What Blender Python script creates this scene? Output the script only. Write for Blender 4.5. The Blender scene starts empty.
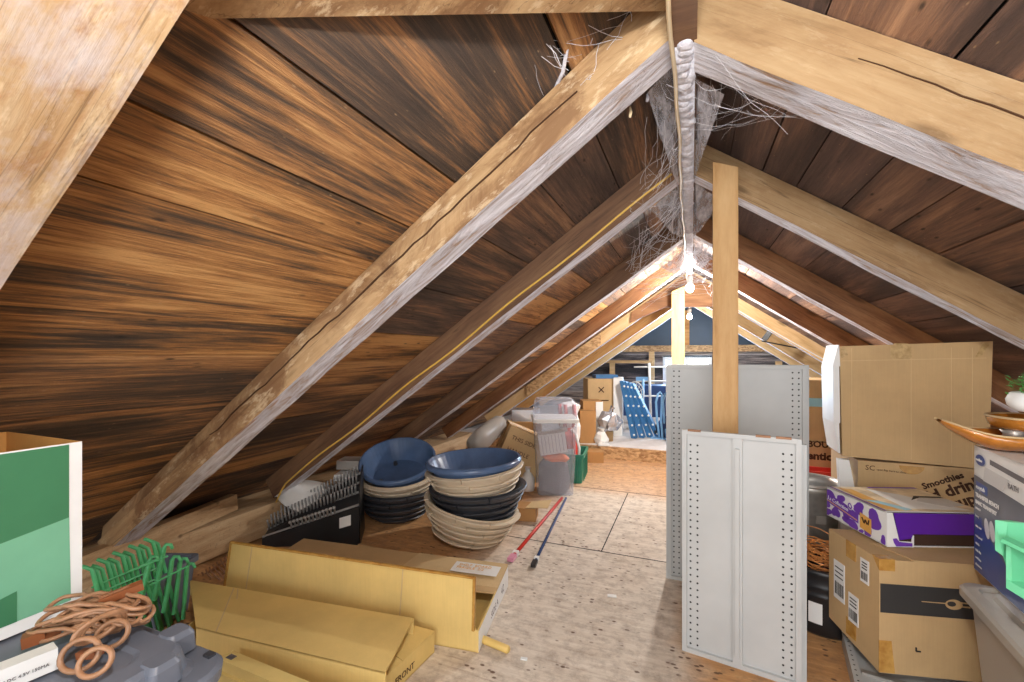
import bpy, bmesh, math, random
from mathutils import Vector, Matrix, noise as mnoise
random.seed(7)
PI = math.pi
C = bpy.context.scene.collection
sc = bpy.context.scene

# ------------------------------------------------------------ camera geometry
F, U0, V0 = 441.0, 691.0, 355.0
CX, CH = 0.015, 1.1
YAW = math.atan((U0 - 512) / F)
cs, sn = math.cos(YAW), math.sin(YAW)
CAM = Vector((CX, 0, CH))
PITCH = 0.6959                      # roof slope (tan)
S, B = 2.02, 1.87                   # apex height of the boards / of the rafters' undersides

def at(u, v, z=None, d=None, X=None, Y=None):
    a, b = (u - 512) / F, -(v - V0) / F
    r = Vector((cs * a - sn, sn * a + cs, b))
    if z is not None: t = (z - CH) / r.z
    elif Y is not None: t = Y / r.y
    elif X is not None: t = (X - CX) / r.x
    else: t = d
    return CAM + r * t

def roofz(x): return S - PITCH * abs(x)

# ------------------------------------------------------------ materials
class N:
    def __init__(s, name):
        s.m = bpy.data.materials.new(name); s.m.use_nodes = True
        s.t = s.m.node_tree; s.n = s.t.nodes; s.l = s.t.links
        s.b = s.n['Principled BSDF']
    def new(s, t, **k):
        o = s.n.new(t)
        for a, v in k.items(): setattr(o, a, v)
        return o
    def link(s, a, b): s.l.new(a, b)
    def coord(s, scale=(1, 1, 1), out='Object'):
        c = s.new('ShaderNodeTexCoord'); m = s.new('ShaderNodeMapping')
        m.inputs['Scale'].default_value = scale
        s.link(c.outputs[out], m.inputs[0]); return m.outputs[0]
    def noise(s, vec, scale, detail=4, rough=.6, dist=0):
        n = s.new('ShaderNodeTexNoise'); n.inputs['Scale'].default_value = scale
        n.inputs['Detail'].default_value = detail; n.inputs['Roughness'].default_value = rough
        n.inputs['Distortion'].default_value = dist
        if vec is not None: s.link(vec, n.inputs['Vector'])
        return n.outputs[0]
    def ramp(s, fac, stops, interp='LINEAR'):
        r = s.new('ShaderNodeValToRGB'); e = r.color_ramp.elements; r.color_ramp.interpolation = interp
        while len(e) < len(stops): e.new(.5)
        for el, (p, c) in zip(e, stops):
            el.position = p; el.color = (c[0], c[1], c[2], 1) if not isinstance(c, (int, float)) else (c, c, c, 1)
        s.link(fac, r.inputs[0]); return r.outputs[0]
    def mix(s, fac, a, b, blend='MIX'):
        m = s.new('ShaderNodeMix', data_type='RGBA', blend_type=blend)
        for sock, v in ((m.inputs[0], fac), (m.inputs[6], a), (m.inputs[7], b)):
            if isinstance(v, (int, float)): sock.default_value = v
            elif isinstance(v, (tuple, list)): sock.default_value = (v[0], v[1], v[2], 1)
            else: s.link(v, sock)
        return m.outputs[2]
    def math(s, op, a, b=0.0, clamp=False):
        m = s.new('ShaderNodeMath', operation=op); m.use_clamp = clamp
        for i, v in enumerate((a, b)):
            if isinstance(v, (int, float)): m.inputs[i].default_value = v
            else: s.link(v, m.inputs[i])
        return m.outputs[0]
    def bump(s, h, strength=.3, dist=.01):
        b = s.new('ShaderNodeBump'); b.inputs['Strength'].default_value = strength
        b.inputs['Distance'].default_value = dist
        s.link(h, b.inputs['Height']); s.link(b.outputs[0], s.b.inputs['Normal'])
    def done(s, col, rough=.7, **k):
        if isinstance(col, tuple): s.b.inputs['Base Color'].default_value = (*col, 1)
        else: s.link(col, s.b.inputs['Base Color'])
        s.b.inputs['Roughness'].default_value = rough
        for a, v in k.items(): s.b.inputs[a.replace('_', ' ')].default_value = v
        return s.m

def srgb(r, g, b):
    f = lambda c: (c / 255 / 12.92) if c / 255 <= .04045 else ((c / 255 + .055) / 1.055) ** 2.4
    return (f(r), f(g), f(b))
def mul(c, k): return tuple(min(1, x * k) for x in c)

def plain(name, col, rough=.55, var=.12, scale=9, **k):
    n = N(name); f = n.noise(n.coord(), scale, 5)
    c = n.ramp(f, [(.3, mul(col, 1 - var)), (.7, mul(col, 1 + var))])
    return n.done(c, rough, **k)
def cardboard(name, col, var=.1):
    n = N(name); v = n.coord((1, 1, 1))
    f = n.noise(v, 5, 5); g = n.noise(n.coord((220, 220, 6)), 1, 2)
    c = n.ramp(f, [(.3, mul(col, 1 - var)), (.7, mul(col, 1 + var))])
    c = n.mix(.12, c, n.ramp(g, [(.35, mul(col, .8)), (.65, mul(col, 1.15))]))
    n.bump(n.noise(v, 14, 3), .12, .01)
    return n.done(c, .75)
def wood(name, dark, mid, light, lscale=(1.6, 9, 9), sc_=1.3, grain=.25, dust=0, rough=.75, cracks=True, mottle=None):
    n = N(name)
    v = n.coord(lscale)
    a = n.noise(v, sc_, 5, .6, .4)
    g = n.noise(n.coord((lscale[0] * 2.2, lscale[1] * 5, lscale[2] * 5)), 1.5, 6, .7)
    f = n.math('ADD', n.math('MULTIPLY', a, .66), n.math('MULTIPLY', g, .34))
    c = n.ramp(f, [(.30, dark), (.46, mid), (.68, light)])
    vo = n.new('ShaderNodeTexVoronoi'); vo.inputs['Scale'].default_value = 1.0
    n.link(n.coord((2.2, 9, 9)), vo.inputs['Vector'])
    kn = n.ramp(vo.outputs['Distance'], [(.05, 1.0), (.13, 0.0)])
    c = n.mix(n.math('MULTIPLY', kn, .65), c, mul(dark, .45))
    if cracks:
        cr = n.noise(n.coord((.5, 26, 26)), 1, 3, .5, .2)
        m = n.ramp(cr, [(.492, 0.0), (.5, 1.0), (.508, 0.0)])
        c = n.mix(n.math('MULTIPLY', m, .55), c, mul(dark, .35))
    if mottle:
        q = n.ramp(n.noise(n.coord((3.2, 6, 6)), 1, 7, .72, .8), [(.47, 0.0), (.60, 1.0)])
        c = n.mix(n.math('MULTIPLY', q, .75 if dust or 'log' in name else .3), c, mottle)
        q2 = n.ramp(n.noise(n.coord((7, 22, 22)), 1, 5, .75), [(.55, 0.0), (.63, 1.0)])
        c = n.mix(n.math('MULTIPLY', q2, .5 if dust or 'log' in name else .12), c, srgb(226, 204, 168))
    if dust:
        d = n.ramp(n.noise(n.coord((5, 9, 9)), 1, 6, .7), [(.45, 0.0), (.65, 1.0)])
        c = n.mix(n.math('MULTIPLY', d, dust), c, srgb(205, 200, 205))
    n.bump(f, .3, .012)
    return n.done(c, rough)

M = {}
M['white'] = plain('white_print', (.82, .82, .80), .5, .05)
M['white_plastic'] = plain('white_plastic', (.8, .79, .76), .4, .06)
M['black'] = plain('black_plastic', (.018, .018, .02), .4, .2)
M['ink'] = plain('black_ink', (.02, .017, .015), .8, .1)
M['crack'] = plain('dark_crack_wood', srgb(84, 58, 38), .9, .1)
M['brown_ink'] = plain('brown_ink', srgb(70, 40, 20), .8, .1)
M['card'] = cardboard('tan_cardboard', srgb(196, 164, 118))
M['card_d'] = cardboard('brown_cardboard', srgb(178, 132, 80))
M['card_p'] = cardboard('pale_cardboard', srgb(208, 180, 134))
M['card_y'] = cardboard('yellowish_cardboard', srgb(224, 194, 122))
M['card_in'] = cardboard('carton_inside', srgb(205, 150, 80))
M['ink_band'] = cardboard('black_printed_band', (.035, .033, .032))
n = N('packing_tape'); M['tape'] = n.done(n.ramp(n.noise(n.coord(), 30, 3), [(.3, srgb(170, 120, 55)), (.7, srgb(205, 160, 85))]), .25)
n = N('old_tape'); M['tape_c'] = n.done(n.ramp(n.noise(n.coord(), 55, 4), [(.3, srgb(165, 135, 85)), (.7, srgb(205, 175, 125))]), .3)

# roof boards: seed and tone come from each board
def boards_mat(name, stops, grey, ks=1.15, kc=1.0, ax=(0, 1)):
    n = N(name)
    at_ = n.new('ShaderNodeAttribute'); at_.attribute_name = 'tone'
    sep = n.new('ShaderNodeSeparateColor'); n.link(at_.outputs['Color'], sep.inputs[0])
    tc = n.new('ShaderNodeTexCoord'); sx = n.new('ShaderNodeSeparateXYZ'); n.link(tc.outputs['Object'], sx.inputs[0])
    off = n.math('MULTIPLY', sep.outputs[2], 53.0)
    def vec(kx, ky):
        cb = n.new('ShaderNodeCombineXYZ')
        n.link(n.math('ADD', n.math('MULTIPLY', sx.outputs[ax[0]], kx), off), cb.inputs[0])
        n.link(n.math('ADD', n.math('MULTIPLY', sx.outputs[ax[1]], ky), off), cb.inputs[1])
        n.link(off, cb.inputs[2]); return cb.outputs[0]
    a = n.noise(vec(7, .8), 1, 3, .55, .5)
    b = n.noise(vec(120, 3.0), 1, 8, .8, .2)
    c_ = n.noise(vec(34, 1.9), 1, 6, .72, .5)
    def cen(x, k): return n.math('MULTIPLY', n.math('SUBTRACT', x, .5), k)
    f = n.math('ADD', n.math('ADD', cen(a, 1.3), cen(b, ks)), n.math('ADD', cen(c_, kc), .5))
    f = n.math('ADD', f, cen(sep.outputs[0], .5))
    col = n.ramp(f, stops)
    col = n.mix(n.math('MULTIPLY', sep.outputs[1], .85), col, n.ramp(f, grey))
    # dark nail holes and splinters
    vo = n.new('ShaderNodeTexVoronoi'); vo.inputs['Scale'].default_value = 1
    n.link(vec(30, 9), vo.inputs['Vector'])
    sp = n.ramp(vo.outputs['Distance'], [(.06, 1.0), (.16, 0.0)])
    big = n.ramp(n.noise(vec(4, 1.5), 1, 2), [(.45, 0.0), (.6, 1.0)])
    col = n.mix(n.math('MULTIPLY', n.math('MULTIPLY', sp, big), .85), col, (.012, .01, .009))
    vs = n.new('ShaderNodeTexVoronoi'); vs.inputs['Scale'].default_value = 1
    n.link(vec(47, 16), vs.inputs['Vector'])
    lt = n.ramp(vs.outputs['Distance'], [(.03, 1.0), (.09, 0.0)])
    col = n.mix(n.math('MULTIPLY', lt, .5), col, srgb(200, 170, 130))
    n.bump(n.math('ADD', f, n.math('MULTIPLY', b, .6)), .6, .015)
    return n.done(col, .62)
M['boards_l'] = boards_mat('weathered_roof_boards',
    [(.22, srgb(58, 49, 42)), (.40, srgb(88, 69, 52)), (.50, srgb(134, 97, 62)), (.62, srgb(182, 128, 74)), (.80, srgb(224, 172, 110))],
    [(.20, srgb(88, 76, 72)), (.50, srgb(132, 110, 98)), (.80, srgb(172, 142, 122))])
M['boards_r'] = boards_mat('sooty_roof_boards',
    [(.22, srgb(66, 54, 52)), (.42, srgb(94, 74, 66)), (.54, srgb(128, 98, 82)), (.66, srgb(160, 122, 96)), (.82, srgb(206, 162, 126))],
    [(.25, srgb(88, 76, 78)), (.50, srgb(116, 100, 98)), (.75, srgb(148, 128, 120))], .6, .6)
M['void'] = plain('dark_underlay', (.006, .005, .005), .9, .1)
M['raf_tan'] = wood('tan_rafter_wood', srgb(122, 92, 60), srgb(162, 131, 92), srgb(184, 157, 118), mottle=srgb(134, 100, 64))
M['raf_log'] = wood('log_rafter_wood', srgb(108, 78, 50), srgb(168, 134, 94), srgb(196, 166, 124), mottle=srgb(112, 76, 46))
M['raf_pale'] = wood('pale_peeled_rafter', srgb(130, 92, 56), srgb(184, 150, 108), srgb(212, 192, 162), dust=.7, sc_=.8, mottle=srgb(150, 98, 54))
M['raf_brn'] = wood('brown_rafter_wood', srgb(74, 50, 36), srgb(108, 78, 56), srgb(140, 106, 76))
M['raf_red'] = wood('reddish_rafter_wood', srgb(92, 58, 36), srgb(138, 94, 60), srgb(176, 130, 88))
M['raf_org'] = wood('orange_new_wood', srgb(176, 116, 60), srgb(206, 148, 86), srgb(226, 178, 118))
M['raf_new'] = wood('new_framing_wood', srgb(176, 136, 88), srgb(208, 172, 122), srgb(228, 200, 156), cracks=False)
M['post'] = wood('post_wood', srgb(160, 116, 70), srgb(192, 150, 98), srgb(210, 172, 122), lscale=(14, 14, 1.2), cracks=False)
M['post_y'] = wood('yellow_post_wood', srgb(196, 156, 96), srgb(220, 184, 124), srgb(236, 206, 150), lscale=(14, 14, 1.2), cracks=False)
M['plate'] = wood('eave_plate_wood', srgb(134, 100, 66), srgb(180, 146, 106), srgb(208, 180, 142), lscale=(14, 1.2, 14))
n = N('dust_film'); v = n.coord((3, 18, 18)); f = n.noise(v, 1.6, 6, .7, .8)
wv = n.new('ShaderNodeTexVoronoi'); wv.feature = 'SMOOTH_F1'; wv.inputs['Scale'].default_value = 1; n.link(n.coord((9, 11, 11)), wv.inputs['Vector'])
c = n.ramp(f, [(.36, srgb(178, 146, 118)), (.45, srgb(208, 202, 206)), (.60, srgb(240, 239, 246))])
n.bump(n.math('ADD', f, n.math('MULTIPLY', wv.outputs['Distance'], 1.2)), .8, .03); M['dust'] = n.done(c, .95)
n = N('fluffy_dust'); f = n.noise(n.coord(), 55, 6, .7)
n.bump(f, .8, .01); M['fluff'] = n.done(n.ramp(f, [(.3, srgb(190, 190, 202)), (.65, srgb(238, 238, 246))]), 1)

# plywood floor
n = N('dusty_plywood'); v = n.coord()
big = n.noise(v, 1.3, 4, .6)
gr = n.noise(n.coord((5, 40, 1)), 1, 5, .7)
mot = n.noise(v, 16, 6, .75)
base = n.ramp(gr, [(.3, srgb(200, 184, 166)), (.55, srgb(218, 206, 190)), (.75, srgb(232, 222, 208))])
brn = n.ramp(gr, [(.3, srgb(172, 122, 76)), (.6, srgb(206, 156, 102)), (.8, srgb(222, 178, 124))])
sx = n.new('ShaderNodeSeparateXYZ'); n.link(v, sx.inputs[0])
# painted light: pale dusty middle where light falls, brown sides where shadow lies
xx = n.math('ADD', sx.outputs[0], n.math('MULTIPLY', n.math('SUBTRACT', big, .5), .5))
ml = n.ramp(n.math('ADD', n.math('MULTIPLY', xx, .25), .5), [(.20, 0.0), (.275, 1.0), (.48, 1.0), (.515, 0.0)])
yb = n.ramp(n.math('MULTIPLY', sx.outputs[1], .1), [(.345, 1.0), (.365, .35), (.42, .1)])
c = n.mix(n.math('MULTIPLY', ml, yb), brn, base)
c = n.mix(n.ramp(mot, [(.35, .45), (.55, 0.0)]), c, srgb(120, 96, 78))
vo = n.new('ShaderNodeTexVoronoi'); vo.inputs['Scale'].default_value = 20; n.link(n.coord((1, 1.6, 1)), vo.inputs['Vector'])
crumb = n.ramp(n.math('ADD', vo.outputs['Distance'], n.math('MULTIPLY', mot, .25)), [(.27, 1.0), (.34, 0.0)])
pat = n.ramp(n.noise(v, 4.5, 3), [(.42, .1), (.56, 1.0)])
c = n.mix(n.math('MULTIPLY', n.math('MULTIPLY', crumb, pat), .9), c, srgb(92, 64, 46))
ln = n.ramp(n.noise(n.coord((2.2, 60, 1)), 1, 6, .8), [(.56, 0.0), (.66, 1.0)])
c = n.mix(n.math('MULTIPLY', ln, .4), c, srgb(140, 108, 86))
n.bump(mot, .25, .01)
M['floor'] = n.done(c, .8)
n = N('osb_board'); v = n.coord((1, 1, 1)); vo = n.new('ShaderNodeTexVoronoi'); vo.inputs['Scale'].default_value = 28; n.link(n.coord((1, 1, 2.2)), vo.inputs['Vector'])
sv = n.new('ShaderNodeSeparateColor'); n.link(vo.outputs['Color'], sv.inputs[0])
M['osb'] = n.done(n.mix(.45, n.ramp(n.noise(v, 25, 5, .7), [(.3, srgb(150, 106, 64)), (.7, srgb(220, 180, 128))]), n.ramp(sv.outputs[0], [(.2, srgb(120, 82, 48)), (.8, srgb(226, 192, 146))])), .7)
M['platform'] = plain('pale_platform_boards', srgb(206, 200, 196), .7, .1)
n = N('grey_enamel'); f = n.noise(n.coord(), 3, 4)
M['enamel'] = n.done(n.ramp(f, [(.3, srgb(178, 180, 179)), (.7, srgb(192, 194, 193))]), .38, Specular_IOR_Level=.5)
n = N('galvanised'); vo = n.new('ShaderNodeTexVoronoi'); vo.inputs['Scale'].default_value = 40; n.link(n.coord(), vo.inputs['Vector'])
M['galv'] = n.done(n.mix(.25, srgb(168, 164, 158), n.ramp(vo.outputs['Distance'], [(.1, .35), (.6, .65)]), 'OVERLAY'), .38, Metallic=.45)
M['dark_hole'] = plain('punched_holes', (.03, .03, .03), .8, .1)
M['tote'] = plain('slate_plastic', srgb(106, 112, 124), .42, .16, 5)
M['green'] = plain('dark_green_print', srgb(62, 122, 84), .5, .05)
M['lgreen'] = plain('light_green_print', srgb(116, 176, 142), .5, .06)
M['green_wire'] = plain('green_coated_wire', srgb(88, 188, 124), .4, .15)
M['cord'] = plain('brown_cord', srgb(164, 122, 90), .38, .18, 30)
M['cord_d'] = plain('rust_brown_plastic', srgb(142, 84, 50), .4, .15)
M['cream'] = plain('cream_plastic', srgb(212, 196, 172), .5, .07)
M['pot_dk'] = plain('charcoal_plastic', srgb(56, 58, 64), .42, .15)
M['pot_bl'] = plain('navy_plastic', srgb(82, 104, 138), .2, .15)
M['steel'] = plain('steel_wire', srgb(176, 174, 172), .35, .1, Metallic=.3)
M['rust'] = plain('rusty_wire', srgb(150, 110, 80), .5, .2, Metallic=.3)
M['crate_g'] = plain('teal_green_plastic', srgb(40, 128, 104), .4, .1)
M['mint'] = plain('mint_plastic', srgb(104, 200, 150), .35, .06)
M['red'] = plain('red_plastic', srgb(196, 52, 40), .4, .12)
M['pink'] = plain('pink_plastic', srgb(222, 150, 178), .3, .1)
M['blue'] = plain('steel_blue_foam', srgb(54, 112, 164), .5, .1)
M['navy'] = plain('navy_fabric', srgb(34, 62, 110), .6, .15)
M['lblue'] = plain('pale_blue_paint', srgb(120, 170, 214), .4, .08)
M['rod_y'] = plain('yellow_wood_rod', srgb(226, 192, 112), .5, .08)
M['slat_y'] = plain('pale_yellow_slat', srgb(236, 212, 138), .5, .06)
M['purple'] = plain('purple_print', srgb(92, 36, 160), .35, .06)
M['violet'] = plain('violet_print', srgb(112, 62, 176), .4, .06)
M['gold'] = plain('gold_print', srgb(226, 170, 84), .4, .06)
M['blue_print'] = plain('blue_print', srgb(48, 74, 136), .35, .12)
M['slate_print'] = plain('slate_print', srgb(86, 90, 104), .35, .12)
M['lgrey_print'] = plain('light_grey_print', srgb(206, 206, 206), .35, .05)
M['logo_blue'] = plain('logo_blue', srgb(44, 76, 150), .35, .04)
M['amber'] = plain('varnished_amber_wood', srgb(190, 122, 48), .18, .4, 14, Coat_Weight=.6)
M['leaf'] = plain('plant_leaf', srgb(84, 150, 70), .5, .25, 40)
M['copper'] = plain('copper_wire', srgb(224, 150, 84), .35, .2, Metallic=.2)
M['foil'] = plain('silver_foil', srgb(200, 204, 212), .2, .12, Metallic=.7)
M['insul'] = plain('blue_foil_board', srgb(66, 84, 104), .55, .12, 3)
M['yellow_wire'] = plain('yellow_wire', srgb(232, 190, 90), .4, .05)
M['cable'] = plain('cream_cable', srgb(226, 206, 168), .45, .08)
M['orange_rag'] = plain('orange_cloth', srgb(224, 122, 76), .9, .12)
M['grey_rag'] = plain('grey_cloth', srgb(112, 108, 110), .9, .15)
M['paper'] = plain('paper_stack', srgb(216, 206, 200), .8, .08)
M['sky_tape'] = plain('sky_blue_tape', srgb(150, 206, 228), .3, .05)
M['picture'] = plain('printed_picture', srgb(226, 204, 172), .35, .35, 16)
M['trunnel'] = wood('peg_wood', srgb(160, 116, 66), srgb(206, 166, 104), srgb(226, 192, 134), cracks=False)
n = N('clear_bin_plastic'); mx = n.new('ShaderNodeMixShader'); tr = n.new('ShaderNodeBsdfTransparent')
tr.inputs[0].default_value = (.93, .95, 1, 1); mx.inputs[0].default_value = .27
n.done(srgb(226, 230, 240), .3); n.link(tr.outputs[0], mx.inputs[1]); n.link(n.b.outputs[0], mx.inputs[2])
n.link(mx.outputs[0], n.n['Material Output'].inputs[0]); M['clear'] = n.m
n = N('grey_clear_plastic'); mx = n.new('ShaderNodeMixShader'); tr = n.new('ShaderNodeBsdfTransparent')
mx.inputs[0].default_value = .75
n.done(srgb(186, 180, 172), .3); n.link(tr.outputs[0], mx.inputs[1]); n.link(n.b.outputs[0], mx.inputs[2])
n.link(mx.outputs[0], n.n['Material Output'].inputs[0]); M['clear_g'] = n.m
n = N('window_glass'); mx = n.new('ShaderNodeMixShader'); tr = n.new('ShaderNodeBsdfTransparent'); mx.inputs[0].default_value = .12
n.done((.9, .95, 1), .05); n.link(tr.outputs[0], mx.inputs[1]); n.link(n.b.outputs[0], mx.inputs[2])
n.link(mx.outputs[0], n.n['Material Output'].inputs[0]); M['glass'] = n.m
n = N('cobweb_film'); mx = n.new('ShaderNodeMixShader'); tr = n.new('ShaderNodeBsdfTransparent')
n.done(srgb(214, 214, 222), 1); f = n.ramp(n.noise(n.coord((1, .25, 1)), 30, 5, .7), [(.38, .12), (.7, .7)])
n.link(f, mx.inputs[0]); n.link(tr.outputs[0], mx.inputs[1]); n.link(n.b.outputs[0], mx.inputs[2])
n.link(mx.outputs[0], n.n['Material Output'].inputs[0]); M['webfilm'] = n.m
M['web'] = plain('cobweb_thread', srgb(216, 216, 222), 1, .05)
def emit(name, col, s):
    n = N(name); n.b.inputs['Emission Color'].default_value = (*col, 1); n.b.inputs['Emission Strength'].default_value = s
    return n.done((.9, .9, .9), .3)
M['bulb'] = emit('lit_bulb', (1, .93, .82), 25)
M['gable'] = boards_mat('gable_boards',
    [(.37, srgb(40, 36, 36)), (.48, srgb(96, 80, 72)), (.56, srgb(148, 124, 108)), (.64, srgb(180, 156, 138)), (.74, srgb(206, 190, 176))],
    [(.30, srgb(60, 58, 62)), (.50, srgb(130, 122, 122)), (.68, srgb(180, 172, 170))], 1.2, 1.0, (2, 0))

# ------------------------------------------------------------ mesh helpers
class MB:
    def __init__(s, color=False):
        s.bm = bmesh.new(); s.mi = 0
        s.cl = s.bm.loops.layers.float_color.new('tone') if color else None
        s.tone = (0.5, 0, 0, 1)
    def face(s, vs):
        try: f = s.bm.faces.new(vs)
        except ValueError: return None
        f.material_index = s.mi
        if s.cl:
            for l in f.loops: l[s.cl] = s.tone
        return f
    def v(s, p): return s.bm.verts.new(p)
    def hexa(s, p):          # 8 points: bottom ring 0-3, top ring 4-7
        v = [s.v(q) for q in p]
        for a in ((3, 2, 1, 0), (4, 5, 6, 7), (0, 1, 5, 4), (1, 2, 6, 5), (2, 3, 7, 6), (3, 0, 4, 7)): s.face([v[i] for i in a])
        return v
    def box(s, x0, x1, y0, y1, z0, z1):
        return s.hexa([(x0, y0, z0), (x1, y0, z0), (x1, y1, z0), (x0, y1, z0), (x0, y0, z1), (x1, y0, z1), (x1, y1, z1), (x0, y1, z1)])
    def bar(s, a, b, w, h, up=(0, 0, 1)):
        a, b = Vector(a), Vector(b); d = (b - a).normalized(); up = Vector(up)
        x = d.cross(up).normalized() * w / 2; y = x.normalized().cross(d).normalized() * h / 2
        return s.hexa([a - x - y, a + x - y, b + x - y, b - x - y, a - x + y, a + x + y, b + x + y, b - x + y])
    def prism(s, pts, off):  # polygon pts extruded by vector off
        off = Vector(off); a = [s.v(p) for p in pts]; b = [s.v(Vector(p) + off) for p in pts]
        s.face(a[::-1]); s.face(b); k = len(pts)
        for i in range(k): s.face([a[i], a[(i + 1) % k], b[(i + 1) % k], b[i]])
    def poly(s, pts): return s.face([s.v(p) for p in pts])
    def loft(s, rings, cap=True, closed=True):
        R = [[s.v(p) for p in r] for r in rings]; k = len(rings[0])
        for a, b in zip(R, R[1:]):
            for i in range(k if closed else k - 1): s.face([a[i], a[(i + 1) % k], b[(i + 1) % k], b[i]])
        if cap: s.face(R[0][::-1]); s.face(R[-1])
        return R
    def tube(s, path, r, k=8, cap=True, closed=False):
        P = [Vector(p) for p in path]; rings = []; up = None; m = len(P)
        for i, p in enumerate(P):
            d = (P[(i + 1) % m] - P[i - 1]) if closed else (P[min(i + 1, m - 1)] - P[max(i - 1, 0)])
            if d.length < 1e-9: d = Vector((0, 0, 1))
            d.normalize()
            if up is None: up = Vector((0, 0, 1)) if abs(d.z) < .9 else Vector((1, 0, 0))
            x = d.cross(up)
            if x.length < 1e-6: x = d.cross(Vector((1, 0.3, 0)))
            x.normalize(); up = x.cross(d).normalized(); rr = r[i] if isinstance(r, (list, tuple)) else r
            rings.append([p + (x * math.cos(2 * PI * j / k) + up * math.sin(2 * PI * j / k)) * rr for j in range(k)])
        if closed: rings.append(rings[0])
        s.loft(rings, cap and not closed)
    def lathe(s, prof, k=32, c=(0, 0, 0), a0=0, a1=2 * PI, cap=False):
        rings = []
        for r, z in prof: rings.append([(c[0] + r * math.cos(a0 + (a1 - a0) * j / k), c[1] + r * math.sin(a0 + (a1 - a0) * j / k), c[2] + z) for j in range(k)])
        s.loft(rings, cap)
    def ball(s, c, r, k=10, sz=1):
        s.lathe([(max(1e-4, r * math.sin(PI * i / k)), -r * sz * math.cos(PI * i / k)) for i in range(k + 1)], 14, c)
    def xf(s, mat, start=0):
        s.bm.verts.ensure_lookup_table()
        for v in s.bm.verts[start:]: v.co = mat @ v.co
    def jit(s, a, fr=3.0):
        for v in s.bm.verts: v.co += mnoise.noise_vector(v.co * fr) * a

def obj(name, mb, mats, parent=None, bevel=0, smooth=False, merge=False, sub=0, solid=0):
    bm = mb.bm
    if merge: bmesh.ops.remove_doubles(bm, verts=bm.verts, dist=1e-5)
    if bevel:
        es = [e for e in bm.edges if len(e.link_faces) == 2 and e.calc_face_angle(0) > .6]
        bmesh.ops.bevel(bm, geom=es, offset=bevel, segments=2, profile=.6, affect='EDGES', clamp_overlap=True)
    bmesh.ops.recalc_face_normals(bm, faces=bm.faces)
    me = bpy.data.meshes.new(name); bm.to_mesh(me); bm.free()
    for m in (mats if isinstance(mats, (list, tuple)) else [mats]): me.materials.append(m)
    if smooth:
        for p in me.polygons: p.use_smooth = True
    o = bpy.data.objects.new(name, me); C.objects.link(o)
    if parent: o.parent = parent
    if solid:
        md = o.modifiers.new('s', 'SOLIDIFY'); md.thickness = solid; md.offset = 0
    if sub:
        md = o.modifiers.new('sub', 'SUBSURF'); md.levels = md.render_levels = sub
    return o
def tag(o, label, cat, group=None):
    o['label'] = label; o['category'] = cat
    if group: o['group'] = group
    return o
def thing(name, label, cat, loc=(0, 0, 0), rz=0, group=None):
    o = bpy.data.objects.new(name, None); C.objects.link(o); o.empty_display_size = .05
    o.location = loc; o.rotation_euler = (0, 0, rz); return tag(o, label, cat, group)
def struct(o): o['kind'] = 'structure'; return o
def dup(o, parent=None):
    c = o.copy(); C.objects.link(c)
    if parent: c.parent = parent
    for ch in list(o.children): dup(ch, c)
    return c
def lettering(parent, text, size, o, x, up, mat, name='lettering', lift=.0015, shear=0, bold=.0, align='LEFT'):
    cu = bpy.data.curves.new('t', 'FONT'); cu.body = text; cu.size = size; cu.shear = shear; cu.offset = bold; cu.align_x = align
    cu.resolution_u = 2; cu.extrude = .0004
    t = bpy.data.objects.new('t', cu); C.objects.link(t)
    dg = bpy.context.evaluated_depsgraph_get(); me = bpy.data.meshes.new_from_object(t.evaluated_get(dg))
    bpy.data.objects.remove(t); bpy.data.curves.remove(cu)
    x = Vector(x).normalized(); up = Vector(up); up = (up - x * up.dot(x)).normalized(); nrm = x.cross(up)
    m = Matrix((x, up, nrm)).transposed().to_4x4(); m.translation = Vector(o) + nrm * lift
    me.transform(m); me.materials.clear(); me.materials.append(mat); me.name = name
    r = bpy.data.objects.new(name, me); C.objects.link(r)
    if parent: r.parent = parent
    return r
def panel(pts, lift, t=.0008):   # thin sheet on a surface given by a planar polygon
    P = [Vector(p) for p in pts]; nrm = (P[1] - P[0]).cross(P[2] - P[0]).normalized()
    m = MB(); m.prism([p + nrm * lift for p in P], nrm * t); return m
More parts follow.
